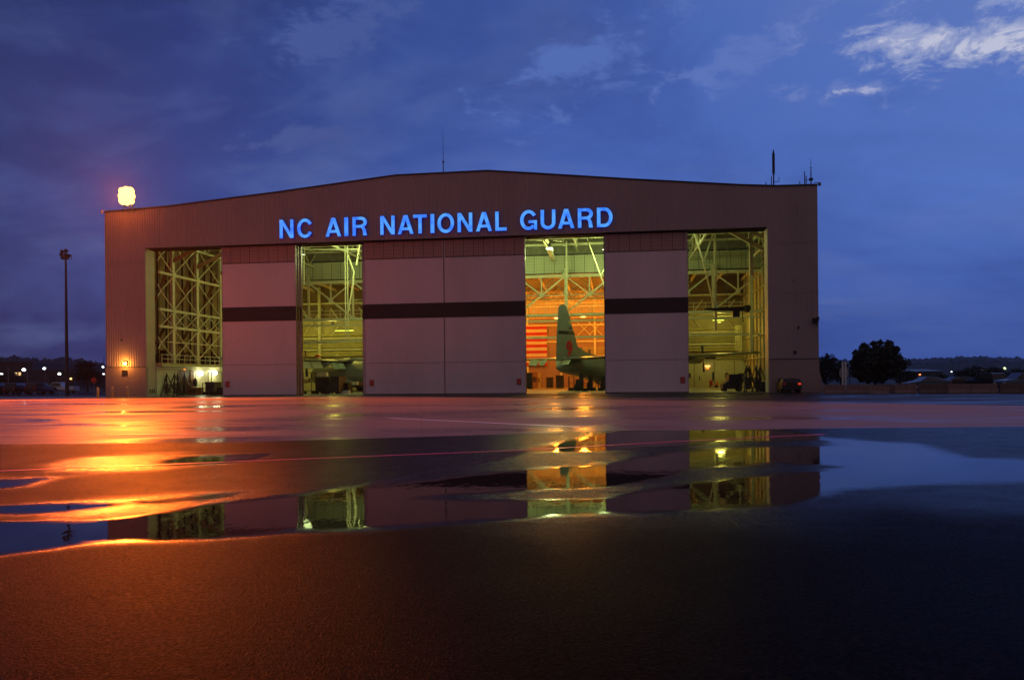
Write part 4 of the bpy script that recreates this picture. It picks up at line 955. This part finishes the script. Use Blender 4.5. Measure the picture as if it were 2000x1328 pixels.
# right bay: signs + red extinguishers
u, z = UZ(1382, 715, VS-.6); o = thing('exit_sign', 'small glowing orange sign over the door in the right opening', 'sign', WD(u, VS-.5, z), YAW)
MB().box(-.4, .4, -.1, 0, -.12, .12).build('panel', glow('exit_panel', (1, .6, .2), 1.6), o); MB().box(-.18, .18, -.1, 0, -.42, -.14).build('arrow_lamp', 'e_exit', o)
cart('fire_cart', 'red wheeled fire extinguisher below the orange sign', 'fire extinguisher', 1386, 1392, 743, VS-3, 'stopred', 'box', .5)
cart('orange_cone_cart', 'orange hand cart beside the red extinguisher', 'cart', 1396, 1403, 747, VS-3, 'orange', 'wedge', .5)
cart('yellow_step', 'small pale yellow folding step in front of the extinguisher', 'step', 1388, 1393.5, 753, VS-5, 'pipe', 'wedge', .5, False)
# overhead hoist right bay
vh = 13; u0, z0 = UZ(1375, 604, vh); u1, z1 = UZ(1466, 606, vh)
o = thing('overhead_hoist', 'long dark tapered hoist arm with hook below the right walkway', 'hoist', WD(u0, vh, z0), YAW)
b = MB(); L_ = u1-u0; b.prism([(0, -.08), (L_*.3, -.25), (L_*.85, -.3), (L_, -.2), (L_, .22), (L_*.85, .2), (L_*.3, .12), (0, .1)], -.2, .2); b.build('arm', 'dark', o)
b = MB(); b.box(L_*.62, L_*.76, -.3, .3, -1.0, -.2); b.cyl((L_*.92, 0, .35), (L_*.92, 0, -.45), .42, .35, 10); b.bar((L_*.82, 0, -.3), (L_*.84, 0, -1.6), .1); b.build('trolley', 'dark', o)
b = MB(); b.cyl((L_*.5, 0, .15), (L_*.5, 0, 9.6), .03, n=5); b.cyl((L_*.9, 0, .2), (L_*.9, 0, 9.6), .03, n=5); b.build('cable', 'dark', o)
# deep bay: lockers, crates beneath the aircraft tail
for x0, x1, yt, v, mt, lab, cat in ((1040, 1050, 727, 50, 'rust', 'tall brown locker under the flag', 'locker'), (1051, 1055, 729, 52, 'yellowwall', 'narrow orange lit locker beside the brown one', 'locker'), (1067, 1080, 737, 53, 'dark', 'dark row of drums at the rear wall', 'drums'), (1086, 1101, 733, 48, 'dark', 'large black crate at the rear wall under the tail', 'crate'), (1029, 1039, 728, 44, 'navy', 'dark blue container at the left edge of the third opening', 'container')):
    cart('locker' if cat == 'locker' else 'storage_'+cat, lab, cat, x0, x1, yt, v, mt, 'box', 1.2, False)
for x, v, yt, lab in ((1128, 21, 730, 'tall black access stand directly below the aircraft tail'), (1146, 22, 733, 'black access stand under the rear fuselage'), (1172, 24, 735, 'black platform almost hidden by the fourth door'), (1110, 19, 735, 'dark maintenance stand left of the tail underside'), (1121, 17, 741, 'dark wheeled stand below the aircraft tail'), (1137, 15, 748, 'low dark jack trolley below the fuselage'), (1152, 18, 738, 'dark scaffold below the fuselage at the door edge'), (1168, 17, 736, 'dark scaffold beside the fourth door')):
    cart('maintenance_stand', lab, 'stand', x, x+11, yt, v, 'dark', 'wedge' if x in (1121, 1128, 1146, 1172) else 'frame', 2.0)
# ------------------------------------------------------------------ vehicles
def car(label, cat, loc, rz, paint, kind='suv', name='parked_car', lit=False, plough=False):
    C = thing(name, label, cat, loc, rz); w = .95
    if kind == 'suv': prof = [(-2.3, .45), (-2.3, 1.0), (-2.2, 1.1), (-1.95, 1.72), (-1.6, 1.8), (.3, 1.8), (1.0, 1.15), (2.1, 1.02), (2.3, .85), (2.3, .45)]; wl = [(-1.95, 1.2), (-1.85, 1.68), (.2, 1.72), (.75, 1.2)]
    elif kind == 'sedan': prof = [(-2.3, .4), (-2.32, .85), (-2.2, 1.0), (-1.6, 1.05), (-.9, 1.42), (.3, 1.45), (1.05, 1.0), (2.1, .85), (2.3, .7), (2.3, .4)]; wl = [(-1.35, 1.06), (-.85, 1.36), (.25, 1.38), (.8, 1.05)]
    elif kind == 'pickup': prof = [(-2.7, .5), (-2.7, 1.15), (-.75, 1.15), (-.6, 1.8), (.6, 1.82), (1.2, 1.2), (2.5, 1.08), (2.65, .9), (2.65, .5)]; wl = [(-.5, 1.25), (-.45, 1.7), (.55, 1.72), (.95, 1.25)]
    elif kind == 'tug': prof = [(-1.4, .35), (-1.4, 1.0), (-1.3, 1.35), (-.5, 1.42), (-.45, 1.05), (.55, 1.05), (.6, 1.45), (1.2, 1.45), (1.3, 1.1), (1.5, .6), (1.5, .3)]; wl = None
    b = MB(); rings = []
    for x, s_ in ((-w, .93), (-w*.93, 1.0), (w*.93, 1.0), (w, .93)):
        zc = .8; rings.append([(x*(1 if z < 1.15 else .86), y*s_ if abs(x) == w else y, zc+(z-zc)*s_) for y, z in prof])
    b.loft(rings); b.build('body', paint, C)
    if wl:
        b = MB()
        for s_ in (-1, 1):
            pts = [(s_*(w*(.985 if z < 1.3 else .87)), y, z) for y, z in wl]; q = [(p[0]-s_*.08, p[1], p[2]) for p in pts]
            b.add(pts+q, [(0, 1, 2, 3), (4, 7, 6, 5), (0, 4, 5, 1), (1, 5, 6, 2), (2, 6, 7, 3), (3, 7, 4, 0)])
        yb, zb_ = wl[0]; yt, zt = wl[1]
        b.add([(-.75, yb-.16, zb_), (.75, yb-.16, zb_), (.66, yt-.10, zt), (-.66, yt-.10, zt), (-.75, yb+.1, zb_), (.75, yb+.1, zb_), (.66, yt+.1, zt), (-.66, yt+.1, zt)], [(0, 1, 2, 3), (7, 6, 5, 4), (0, 4, 5, 1), (1, 5, 6, 2), (2, 6, 7, 3), (3, 7, 4, 0)])
        b.build('window', 'glass', C)
    ends = [min(y for y, z in prof), max(y for y, z in prof)]
    for y in (ends[0]+.85, ends[1]-.85):
        for s_ in (-1, 1):
            q = MB(); q.cyl((s_*(w-.2), y, .34), (s_*(w+.02), y, .34), .34, n=16); wh = q.build('wheel', 'tyre', C, True)
            q = MB(); q.cyl((s_*(w+.02), y, .34), (s_*(w+.035), y, .34), .19, n=10); q.build('rim', 'metal' if kind != 'tug' else 'darkgrey', wh)
    for s_ in (-1, 1):
        MB().box(s_*.72-.14, s_*.72+.14, ends[0]-.04, ends[0]+.06, .78, .98).build('tail_light', 'e_tail' if lit and s_ > 0 else 'stopred', C)
        MB().box(s_*.68-.16, s_*.68+.16, ends[1]-.06, ends[1]+.03, .68, .84).build('headlight', 'white' if kind != 'tug' else 'darkgrey', C)
    return C
def gl(x, y): 
    p = ground(x, y); return (p.x, p.y, .008)
def gd(x, d):   # ground position in photo column x at distance d
    xx, _ = unroll(x, 765); return Vector(((xx-1000)/F*d, d, .008))
car('dark maroon SUV cut by the left edge of the photo', 'car', gd(4, 114), .05, 'carred')
car('dark SUV parked second from the left edge', 'car', gd(37, 114), 0, 'carblack')
car('dark red SUV parked just left of the white pickup', 'car', gd(80, 115), -.1, 'carred', lit=False)
car('white pickup truck parked sideways behind the tall light mast', 'pickup truck', gd(116, 121), math.pi/2+.05, 'white', 'pickup', 'pickup_truck')
car('pale grey sedan half hidden behind the dark SUVs', 'car', gd(62, 126), math.pi/2, 'carblue', 'sedan')
car('dark sedan with pale windshield behind the barrier row beside the big tree', 'car', gd(1809, 84), math.pi/2, 'carblue', 'sedan')
car('black SUV with a red rear lamp behind the barriers', 'car', gd(1926, 86), .1, 'carblack', 'suv', lit=True)
car('blue-grey car roof behind the barriers at the right photo edge', 'car', gd(1992, 80), math.pi/2+.1, 'carblue', 'suv')
car('small dark sedan between the sedan and the SUV behind the barriers', 'car', gd(1866, 92), math.pi/2, 'carblack', 'sedan')
car('low black tow tug with a red lamp parked against the right block wall', 'tow tug', WD(U(1540, -1.6, 760), -1.7, .008), YAW, 'dark', 'tug', 'tow_tractor', lit=True)
# ------------------------------------------------------------------ barriers
def barrier(i, x, y, L_, rz, mat, label):
    o = tag(MB().add(*(lambda pr, n: ([(0, a, z) for a, z in pr]+[(L_, a, z) for a, z in pr], [tuple(range(n)), tuple(range(2*n-1, n-1, -1))]+[(k, n+k, n+(k+1) % n, (k+1) % n) for k in range(n)]))([(-.3, 0), (-.3, .08), (-.17, .33), (-.09, .8), (.09, .8), (.17, .33), (.3, .08), (.3, 0)], 8)).build('concrete_barrier', mat), label, 'barrier', 'concrete barriers in a row right of the hangar')
    o.location = (x, y, .008); o.rotation_euler = (0, 0, rz); return o
names = ['first concrete barrier, next to the hangar corner', 'second concrete barrier right of the hangar corner', 'third concrete barrier, darker, right of the hangar', 'fourth concrete barrier, in front of the big tree', 'fifth concrete barrier, at the right edge of the big tree', 'sixth concrete barrier, below the dark sedan', 'seventh concrete barrier, right of the dark sedan', 'eighth concrete barrier, left of the black SUV', 'ninth concrete barrier, in front of the black SUV', 'tenth concrete barrier, right of the black SUV', 'eleventh concrete barrier, at the right photo edge', 'twelfth concrete barrier, cut by the right photo edge']
pA = gd(1611, 71.5); pB = gd(2000, 66.5); dirv = (pB-pA).normalized(); rzb = math.atan2(dirv.y, dirv.x)
mats = [M['concrete_b'], pbr('barrier_concrete_dark', (.13, .085, .08), .85, var=.4, scale=2.5, bump=.4, bscale=8)]
L0 = 2.35; pos = 0
for i, nm in enumerate(names):
    L_ = L0*random.choice((.9, 1, 1.0, .8)); p = pA+dirv*pos; 
    barrier(i, p.x, p.y+random.uniform(-.12, .12), L_-.06, rzb+random.uniform(-.012, .012), mats[(i in (2, 4, 7, 10))*1], nm); pos += L_
pD = gd(1700, 69)
dbr = barrier(20, pD.x, pD.y, 1.6, rzb+.35, mats[0], 'short tilted concrete barrier lying in front of the row'); dbr.rotation_euler = (0, .12, rzb+.3); dbr['group'] = 'loose barrier'
# rubble block at the hangar corner
o = tag(MB().prism([(-.5, 0), (.6, 0), (.5, .45), (.1, .75), (-.35, .6)], -.4, .4).build('concrete_block', mats[1]), 'rough concrete block at the foot of the right hangar corner', 'block'); o.location = WD(HW+1.2, -.4, .004)
# ------------------------------------------------------------------ bollards, stop sign, mast
b0 = None
for x, lab in ((191, 'bollard left of the hangar corner beside the stop sign'), (219.5, 'bollard in front of the left end of the block wall'), (249, 'bollard below the orange wall lamp')):
    v = -1.4
    if b0 is None:
        o = thing('bollard', lab, 'bollard', WD(U(x, v, 760), v, 0), YAW, 'bollards along the left block wall'); b = MB(); b.cyl((0, 0, 0), (0, 0, 1.1), .14, n=14); b.cyl((0, 0, 1.1), (0, 0, 1.17), .14, .06, 14); b.build('post', 'bollard', o, True); b0 = o
        b = MB(); b.cyl((0, 0, .8), (0, 0, .95), .145, n=14); b.build('reflective_band', 'white', o, True)
    else: dup(b0, WD(U(x, v, 760), v, 0), YAW, lab)
p = gd(184, 97); S = thing('stop_sign', 'red octagonal stop sign on a thin post left of the hangar', 'stop sign', p)
b = MB(); b.cyl((0, 0, 0), (0, 0, 2.1), .035, n=8); b.build('post', 'metal', S)
b = MB(); b.prism([(.38*math.cos(math.pi/8+k*math.pi/4), 1.98+.38*math.sin(math.pi/8+k*math.pi/4)) for k in range(8)], -.07, -.05); pl = b.build('plate', 'stopred', S)
me = textmesh('STOP', 1, .01, .01); fit_mesh(me, -.25, .25, 1.88, 2.08, -.085, -.072); me.materials.clear(); me.materials.append(M['orange']); o = bpy.data.objects.new('stop_lettering', me); COL.objects.link(o); o.parent = pl
p = gd(131, 101); ML = thing('light_mast', 'tall dark light mast with an unlit cluster of floodlights left of the hangar', 'light mast', p); hm = at(131, 505, 101).z
b = MB(); b.cyl((0, 0, 0), (0, 0, hm), .24, .12, 12); b.build('pole', 'darkgrey', ML, True)
b = MB(); b.bar((-.3, 0, hm-.1), (.5, 0, hm-.1), .1); b.bar((0, 0, hm), (0, 0, hm+1.0), .12); b.bar((.75, 0, hm-.1), (.75, 0, hm+.5), .05); b.bar((.2, 0, hm-.1), (.75, 0, hm-.1), .05); b.build('crossarm', 'darkgrey', ML)
for dx, dz in ((-.35, .85), (.15, .95), (-.45, .45), (.1, .42), (-.3, .05), (.2, .1), (.5, .3)):
    b = MB(); b.cyl((dx, .15, hm+dz+.08), (dx, -.25, hm+dz), .16, .26, 10); b.build('flood_head', 'darkgrey', ML, True)
# thin lamp pole beside the hangar left corner
def street(x, y, d, mat, label, base=0, thick=.07, head=.42, pole=True):
    p = at(x, y, d); z = p.z; o = thing('street_lamp', label, 'street lamp', (p.x, p.y, -.01))
    b = MB(); b.cyl((0, .3, 0), (0, .3, z+.1), thick, thick*.7, 6); b.bar((0, .3, z+.1), (0, -.1, z+.15), .08); b.build('pole', 'darkgrey', o)
    b = MB(); b.loft([ellring_at(0, -.1+dy*head, z, r*head, r*head*.7, 10) for dy, r in ((-.6, .1), (-.35, .7), (0, 1), (.35, .7), (.6, .1))]); b.build('lens', mat, o, True)
street(3, 731, 190, 'e_far', 'white street lamp at the far left photo edge', head=.4)
street(47, 722, 190, 'e_far', 'brightest white street lamp, in front of the big grey building', head=.48)
street(87, 719.5, 200, 'e_far', 'white street lamp between the two grey buildings', head=.4)
street(116.5, 730, 200, 'e_far', 'white street lamp just left of the tall dark mast', head=.42)
street(139, 739.5, 170, 'e_faro', 'small orange street lamp right of the tall dark mast', head=.26)
street(202, 716.5, 180, 'e_far', 'upper of two white lamps touching the hangar left edge', head=.3)
street(203, 730.5, 180, 'e_far', 'lower of two white lamps touching the hangar left edge', head=.26)
street(1661, 718, 130, 'e_farr', 'small orange-red lamp beside the big tree', head=.13)
street(1796, 731.5, 150, 'e_farr', 'small red lamp right of the big tree', head=.2)
street(1858, 726, 200, 'e_far', 'tiny white lamp in the trees on the right', head=.17)
street(1962, 719.5, 260, 'e_farg', 'greenish lamp upper right of the dark trees', head=.5)
street(1977.5, 729, 240, 'e_far', 'bright white lamp near the right photo edge', head=.5)
# plain poles
for x, yt, lab in ((16.5, 716, 'thin bare pole near the left photo edge'), (54, 727, 'thin short pole in front of the big grey building'), (203.5, 696, 'thin pole close to the hangar left corner')):
    d = 125; z = at(x, yt, d).z; p = gd(x, d); b = MB(); b.cyl((0, 0, 0), (0, 0, z), .07, .05, 6); o = tag(b.build('pole', 'metal' if x < 100 else 'darkgrey'), lab, 'pole'); o.location = p
# sign with twin posts at right
p = gd(1649, 76); S = thing('road_sign', 'pale twin post sign seen from behind between the trees and barriers', 'sign', p)
b = MB(); b.box(-.22, -.06, -.03, .03, 0, 3.0); b.box(.06, .22, -.03, .03, 0, 3.0); b.build('post', 'white', S)
b = MB(); b.prism([(-.44, 1.7), (-.3, 1.45), (.3, 1.45), (.44, 1.7), (.44, 2.15), (.3, 2.4), (-.3, 2.4), (-.44, 2.15)], .035, .06); b.build('panel', 'metal', S)
# parked pale vehicle lamps low behind the barriers
# guard rail behind white pickup
p = gd(92, 118); q = gd(150, 118); G = thing('guard_rail', 'low pale guard rail in front of the white pickup', 'guard rail', p)
b = MB(); L_ = q.x-p.x; b.box(0, L_, -.03, .03, .45, .65); b.build('rail', 'metal', G)
for k in range(4): MB().box(.2+k*(L_-.5)/3, .32+k*(L_-.5)/3, .03, .12, 0, .62).build('post', 'metal', G)
# chain link fence left
p = gd(140, 128); q = gd(207, 128); G = thing('wire_fence', 'dark wire fence running behind the stop sign to the hangar', 'fence', p)
b = MB(); L_ = q.x-p.x
for k in range(9): b.cyl((L_*k/8, 0, 0), (L_*k/8, 0, 2.1), .04, n=5)
for z in (.1, 2.05): b.bar((0, 0, z), (L_, 0, z), .04)
for k in range(40): b.bar((L_*k/40, 0, .1), (L_*(k+1)/40, 0, 2.05), .015); b.bar((L_*(k+1)/40, 0, .1), (L_*k/40, 0, 2.05), .015)
b.build('mesh_and_posts', 'darkgrey', G)
# ------------------------------------------------------------------ distant buildings
def building(label, x0, x1, ytop, d, depth, win=None, name='warehouse', roofh=0):
    p = gd(x0, d); q = gd(x1, d); z = at((x0+x1)/2, ytop, d).z; w = q.x-p.x
    o = thing(name, label, 'building', (p.x, p.y, -.01)); MB().box(0, w, 0, depth, 0, z).build('wall', 'farwall', o)
    b = MB()
    if roofh: b.add([(-.5, -.5, z), (w+.5, -.5, z), (w+.5, depth+.5, z), (-.5, depth+.5, z), (-.5, depth/2, z+roofh), (w+.5, depth/2, z+roofh)], [(0, 1, 5, 4), (2, 3, 4, 5), (0, 4, 3), (1, 2, 5), (0, 3, 2, 1)])
    else: b.box(-.2, w+.2, -.2, depth+.2, z, z+.5)
    b.build('roof', 'darkgrey', o)
    for k, (wx, wy0, wy1, ww) in enumerate(win or ()):
        a = gd(wx, d).x-p.x; za = at(wx, wy1, d).z; zb = at(wx, wy0, d).z; wd_ = ww/F*d
        f = MB().box(a-.1, a+wd_+.1, -.06, 0, za-.1, zb+.1).build('window_frame', 'dark', o); MB().box(a, a+wd_, -.1, -.06, za, zb).build('pane', 'e_win', f)
    b = MB()
    for k in range(max(2, int(w/9))): b.box(4+k*9, 7.5+k*9, -.08, 0, 0, min(3.6, z*.6)) if 8+k*9 < w else None
    if b.v: b.build('loading_door', 'darkgrey', o)
    return o
building('big grey flat roofed warehouse with two lit windows at the far left', -40, 64, 709, 240, 40, [(29.5, 727.5, 733, 5), (37, 727, 733, 4.5)])
building('long low grey building behind the tall light mast', 66, 146, 725, 235, 30)
building('low pale roofed building right of the big tree', 1775, 1842, 725, 330, 30, roofh=1.0)
building('low grey shed between the parked cars on the right', 1858, 1880, 744, 140, 12, name='shed')
building('blue-grey shed right of the black SUV', 1936, 1962, 741, 135, 12, name='shed')
building('small white roofed building with lit eave among the right trees', 1916, 1936, 725, 300, 15, [(1917, 722, 725, 15)], name='shed')
# ------------------------------------------------------------------ trees
def tree(label, x, d, ytop, wpx, seed, nl=6000, ylow=None, name='broadleaf_tree', leaf=None, gap=.5, group=None):
    rs = np.random.default_rng(seed); p = gd(x, d); Ht = at(x, ytop, d).z; R = wpx/2/F*d
    T = thing(name, label, 'tree', (p.x, p.y, -.02), 0, group)
    zc = Ht*.56; rz = Ht*.46; b = MB(); b.cyl((0, 0, 0), (0, 0, Ht*.35), Ht*.03, Ht*.022, 8)
    limbs = []
    for k in range(9):
        w = k*2.4+rs.random(); rr = R*(.45+.4*rs.random()); q = Vector((rr*math.cos(w), rr*math.sin(w), Ht*(.45+.4*rs.random()))); s0 = Vector((0, 0, Ht*(.15+.2*rs.random())))
        mid_ = (s0+q)/2+Vector((0, 0, Ht*.04)); b.cyl(s0, mid_, Ht*.014, Ht*.009, 6); b.cyl(mid_, q, Ht*.009, Ht*.003, 5); limbs.append(q)
    b.build('trunk', 'bark', T, True)
    nc_ = 210; cen = []
    while len(cen) < nc_:
        c = rs.uniform(-1, 1, 3); r = np.linalg.norm(c)
        if r > 1 or r < .12: continue
        sc = .9+.1*math.sin(3*math.atan2(c[1], c[0])+seed)+.08*rs.standard_normal()
        c = c*np.array([R*.9*sc, R*.9*sc, rz*.93*sc if c[2] > 0 else rz*.95]); 
        if c[2] < 0: c[:2] *= 1.08
        cen.append(c+np.array([0, 0, zc]))
    cen = np.array(cen); cr = R*rs.uniform(.08, .24, nc_)
    k = rs.integers(0, nc_, nl); dv = rs.standard_normal((nl, 3)); dv /= np.linalg.norm(dv, axis=1)[:, None]
    pos = cen[k]+dv*(cr[k]*rs.random(nl)**.45)[:, None]*np.array([1, 1, .8])
    pos = pos[pos[:, 2] > .3]; n = len(pos); ls = (leaf or R*.045)*rs.uniform(.6, 1.5, n)
    a = rs.standard_normal((n, 3)); a /= np.linalg.norm(a, axis=1)[:, None]; bb = np.cross(a, rs.standard_normal((n, 3))); bb /= np.linalg.norm(bb, axis=1)[:, None]
    a *= ls[:, None]; bb *= (ls*.62)[:, None]
    V = np.stack([pos-a, pos+bb, pos+a, pos-bb], 1).reshape(-1, 3); Fc = np.arange(4*n).reshape(-1, 4)
    me = bpy.data.meshes.new('crown'); me.from_pydata(V.tolist(), [], Fc.tolist()); me.update(); me.materials.append(M['leaf'])
    o = bpy.data.objects.new('crown', me); COL.objects.link(o); o.parent = T; return T
tree('largest round dark tree right of the hangar', 1709, 98, 667, 116, 3, 26000)
tree('ragged dark tree touching the right hangar corner', 1612, 105, 689, 62, 5, 7000)
tree('small dark tree between the corner tree and the largest tree', 1642, 120, 703, 44, 8, 5000)
tree('low dark bushy tree on the right flank of the largest tree', 1770, 125, 723, 50, 12, 5000)
tree('dark tree behind the right barriers, left of the tiny white lamp', 1835, 150, 733, 60, 13, 4000)
tree('broad dark tree behind the barriers, right of the tiny white lamp', 1893, 150, 719, 62, 14, 6000)
tree('dark pointed tree behind the black SUV', 1907, 170, 713, 36, 15, 4500)
tree('dark tree left of the greenish lamp', 1946, 165, 716, 48, 16, 4500)
tree('dark tree at the right photo edge', 1993, 150, 722, 60, 17, 5000)
tree('dark round tree between the mast and the hangar', 171, 140, 700, 52, 21, 8000)
tree('dark tree at the left photo edge beyond the maroon SUV', 12, 150, 722, 50, 22, 5000)
tree('small dark tree in front of the big grey warehouse', 37, 160, 733, 40, 23, 3500)
tree('little round tree in front of the low grey building, left of the mast', 103, 180, 727, 18, 24, 2500)
tree('small dark tree top rising above the low grey building', 112, 260, 712, 26, 25, 2500)
tree('dark tree beside the hangar left corner', 194, 150, 722, 34, 26, 4000)
tree('low dark tree left of the dark sedan on the right', 1775, 110, 738, 46, 27, 3500)
# ------------------------------------------------------------------ hills
def ridge(name, pts, d, depth, seed, mat='hill', amp=5):
    rs = np.random.default_rng(seed); xs = np.linspace(pts[0][0], pts[-1][0], int((pts[-1][0]-pts[0][0])/1.1)); b = MB(); n = len(xs); rowsn = 7
    px_, py_ = zip(*pts); vs = []
    lump = np.convolve(rs.standard_normal(n+8), np.ones(5)/5, 'same')[4:-4][:n]*amp/6*2+rs.standard_normal(n)*amp/12
    for r in range(rowsn):
        f = r/(rowsn-1); dd = d+depth*f
        for i, x in enumerate(xs):
            y = np.interp(x, px_, py_); z = at(x, y, dd).z; p = at(x, 740, dd)
            prof = math.sin(min(1, f*1.8)*math.pi/2) if f < .9 else .6
            zz = (z+lump[(i+r*7) % n]*.5)*prof+(lump[i] if f > .4 else 0)
            vs.append((p.x, dd, -1 if r == 0 else zz))
    fs = [(r*n+i, r*n+i+1, (r+1)*n+i+1, (r+1)*n+i) for r in range(rowsn-1) for i in range(n-1)]
    b.add(vs, fs); return tag(b.build(name, mat), kind='structure')
ridge('hills', [(-500, 706), (-100, 702), (0, 701), (25, 696), (50, 699), (90, 703), (125, 698), (150, 700), (180, 706), (215, 712), (400, 712)], 520, 160, 1, amp=4)
M['hill2'] = pbr('haze_tinted_wooded_hill', (.05, .065, .1), .95, var=.2, scale=.01)  # blue of distant haze painted into the hill colour
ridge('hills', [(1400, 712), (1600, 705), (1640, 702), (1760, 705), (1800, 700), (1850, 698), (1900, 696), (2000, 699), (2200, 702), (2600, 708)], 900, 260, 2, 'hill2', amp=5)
ridge('hills', [(1500, 722), (1760, 712), (1820, 708), (1900, 703), (1960, 707), (2100, 706), (2500, 710)], 620, 160, 3, amp=4)

# ------------------------------------------------------------------ air
hm_, ht_ = newmat('haze_air'); ht_.t.nodes.clear()
pv_ = ht_.n('ShaderNodeVolumePrincipled', {'Color': (.85, .88, 1, 1), 'Density': .00009, 'Anisotropy': .35})
ht_.t.links.new(pv_.outputs[0], ht_.n('ShaderNodeOutputMaterial').inputs['Volume'])
o = MB().box(-1900, 1900, -300, 2600, -3, 160).build('haze', hm_); tag(o, kind='stuff')
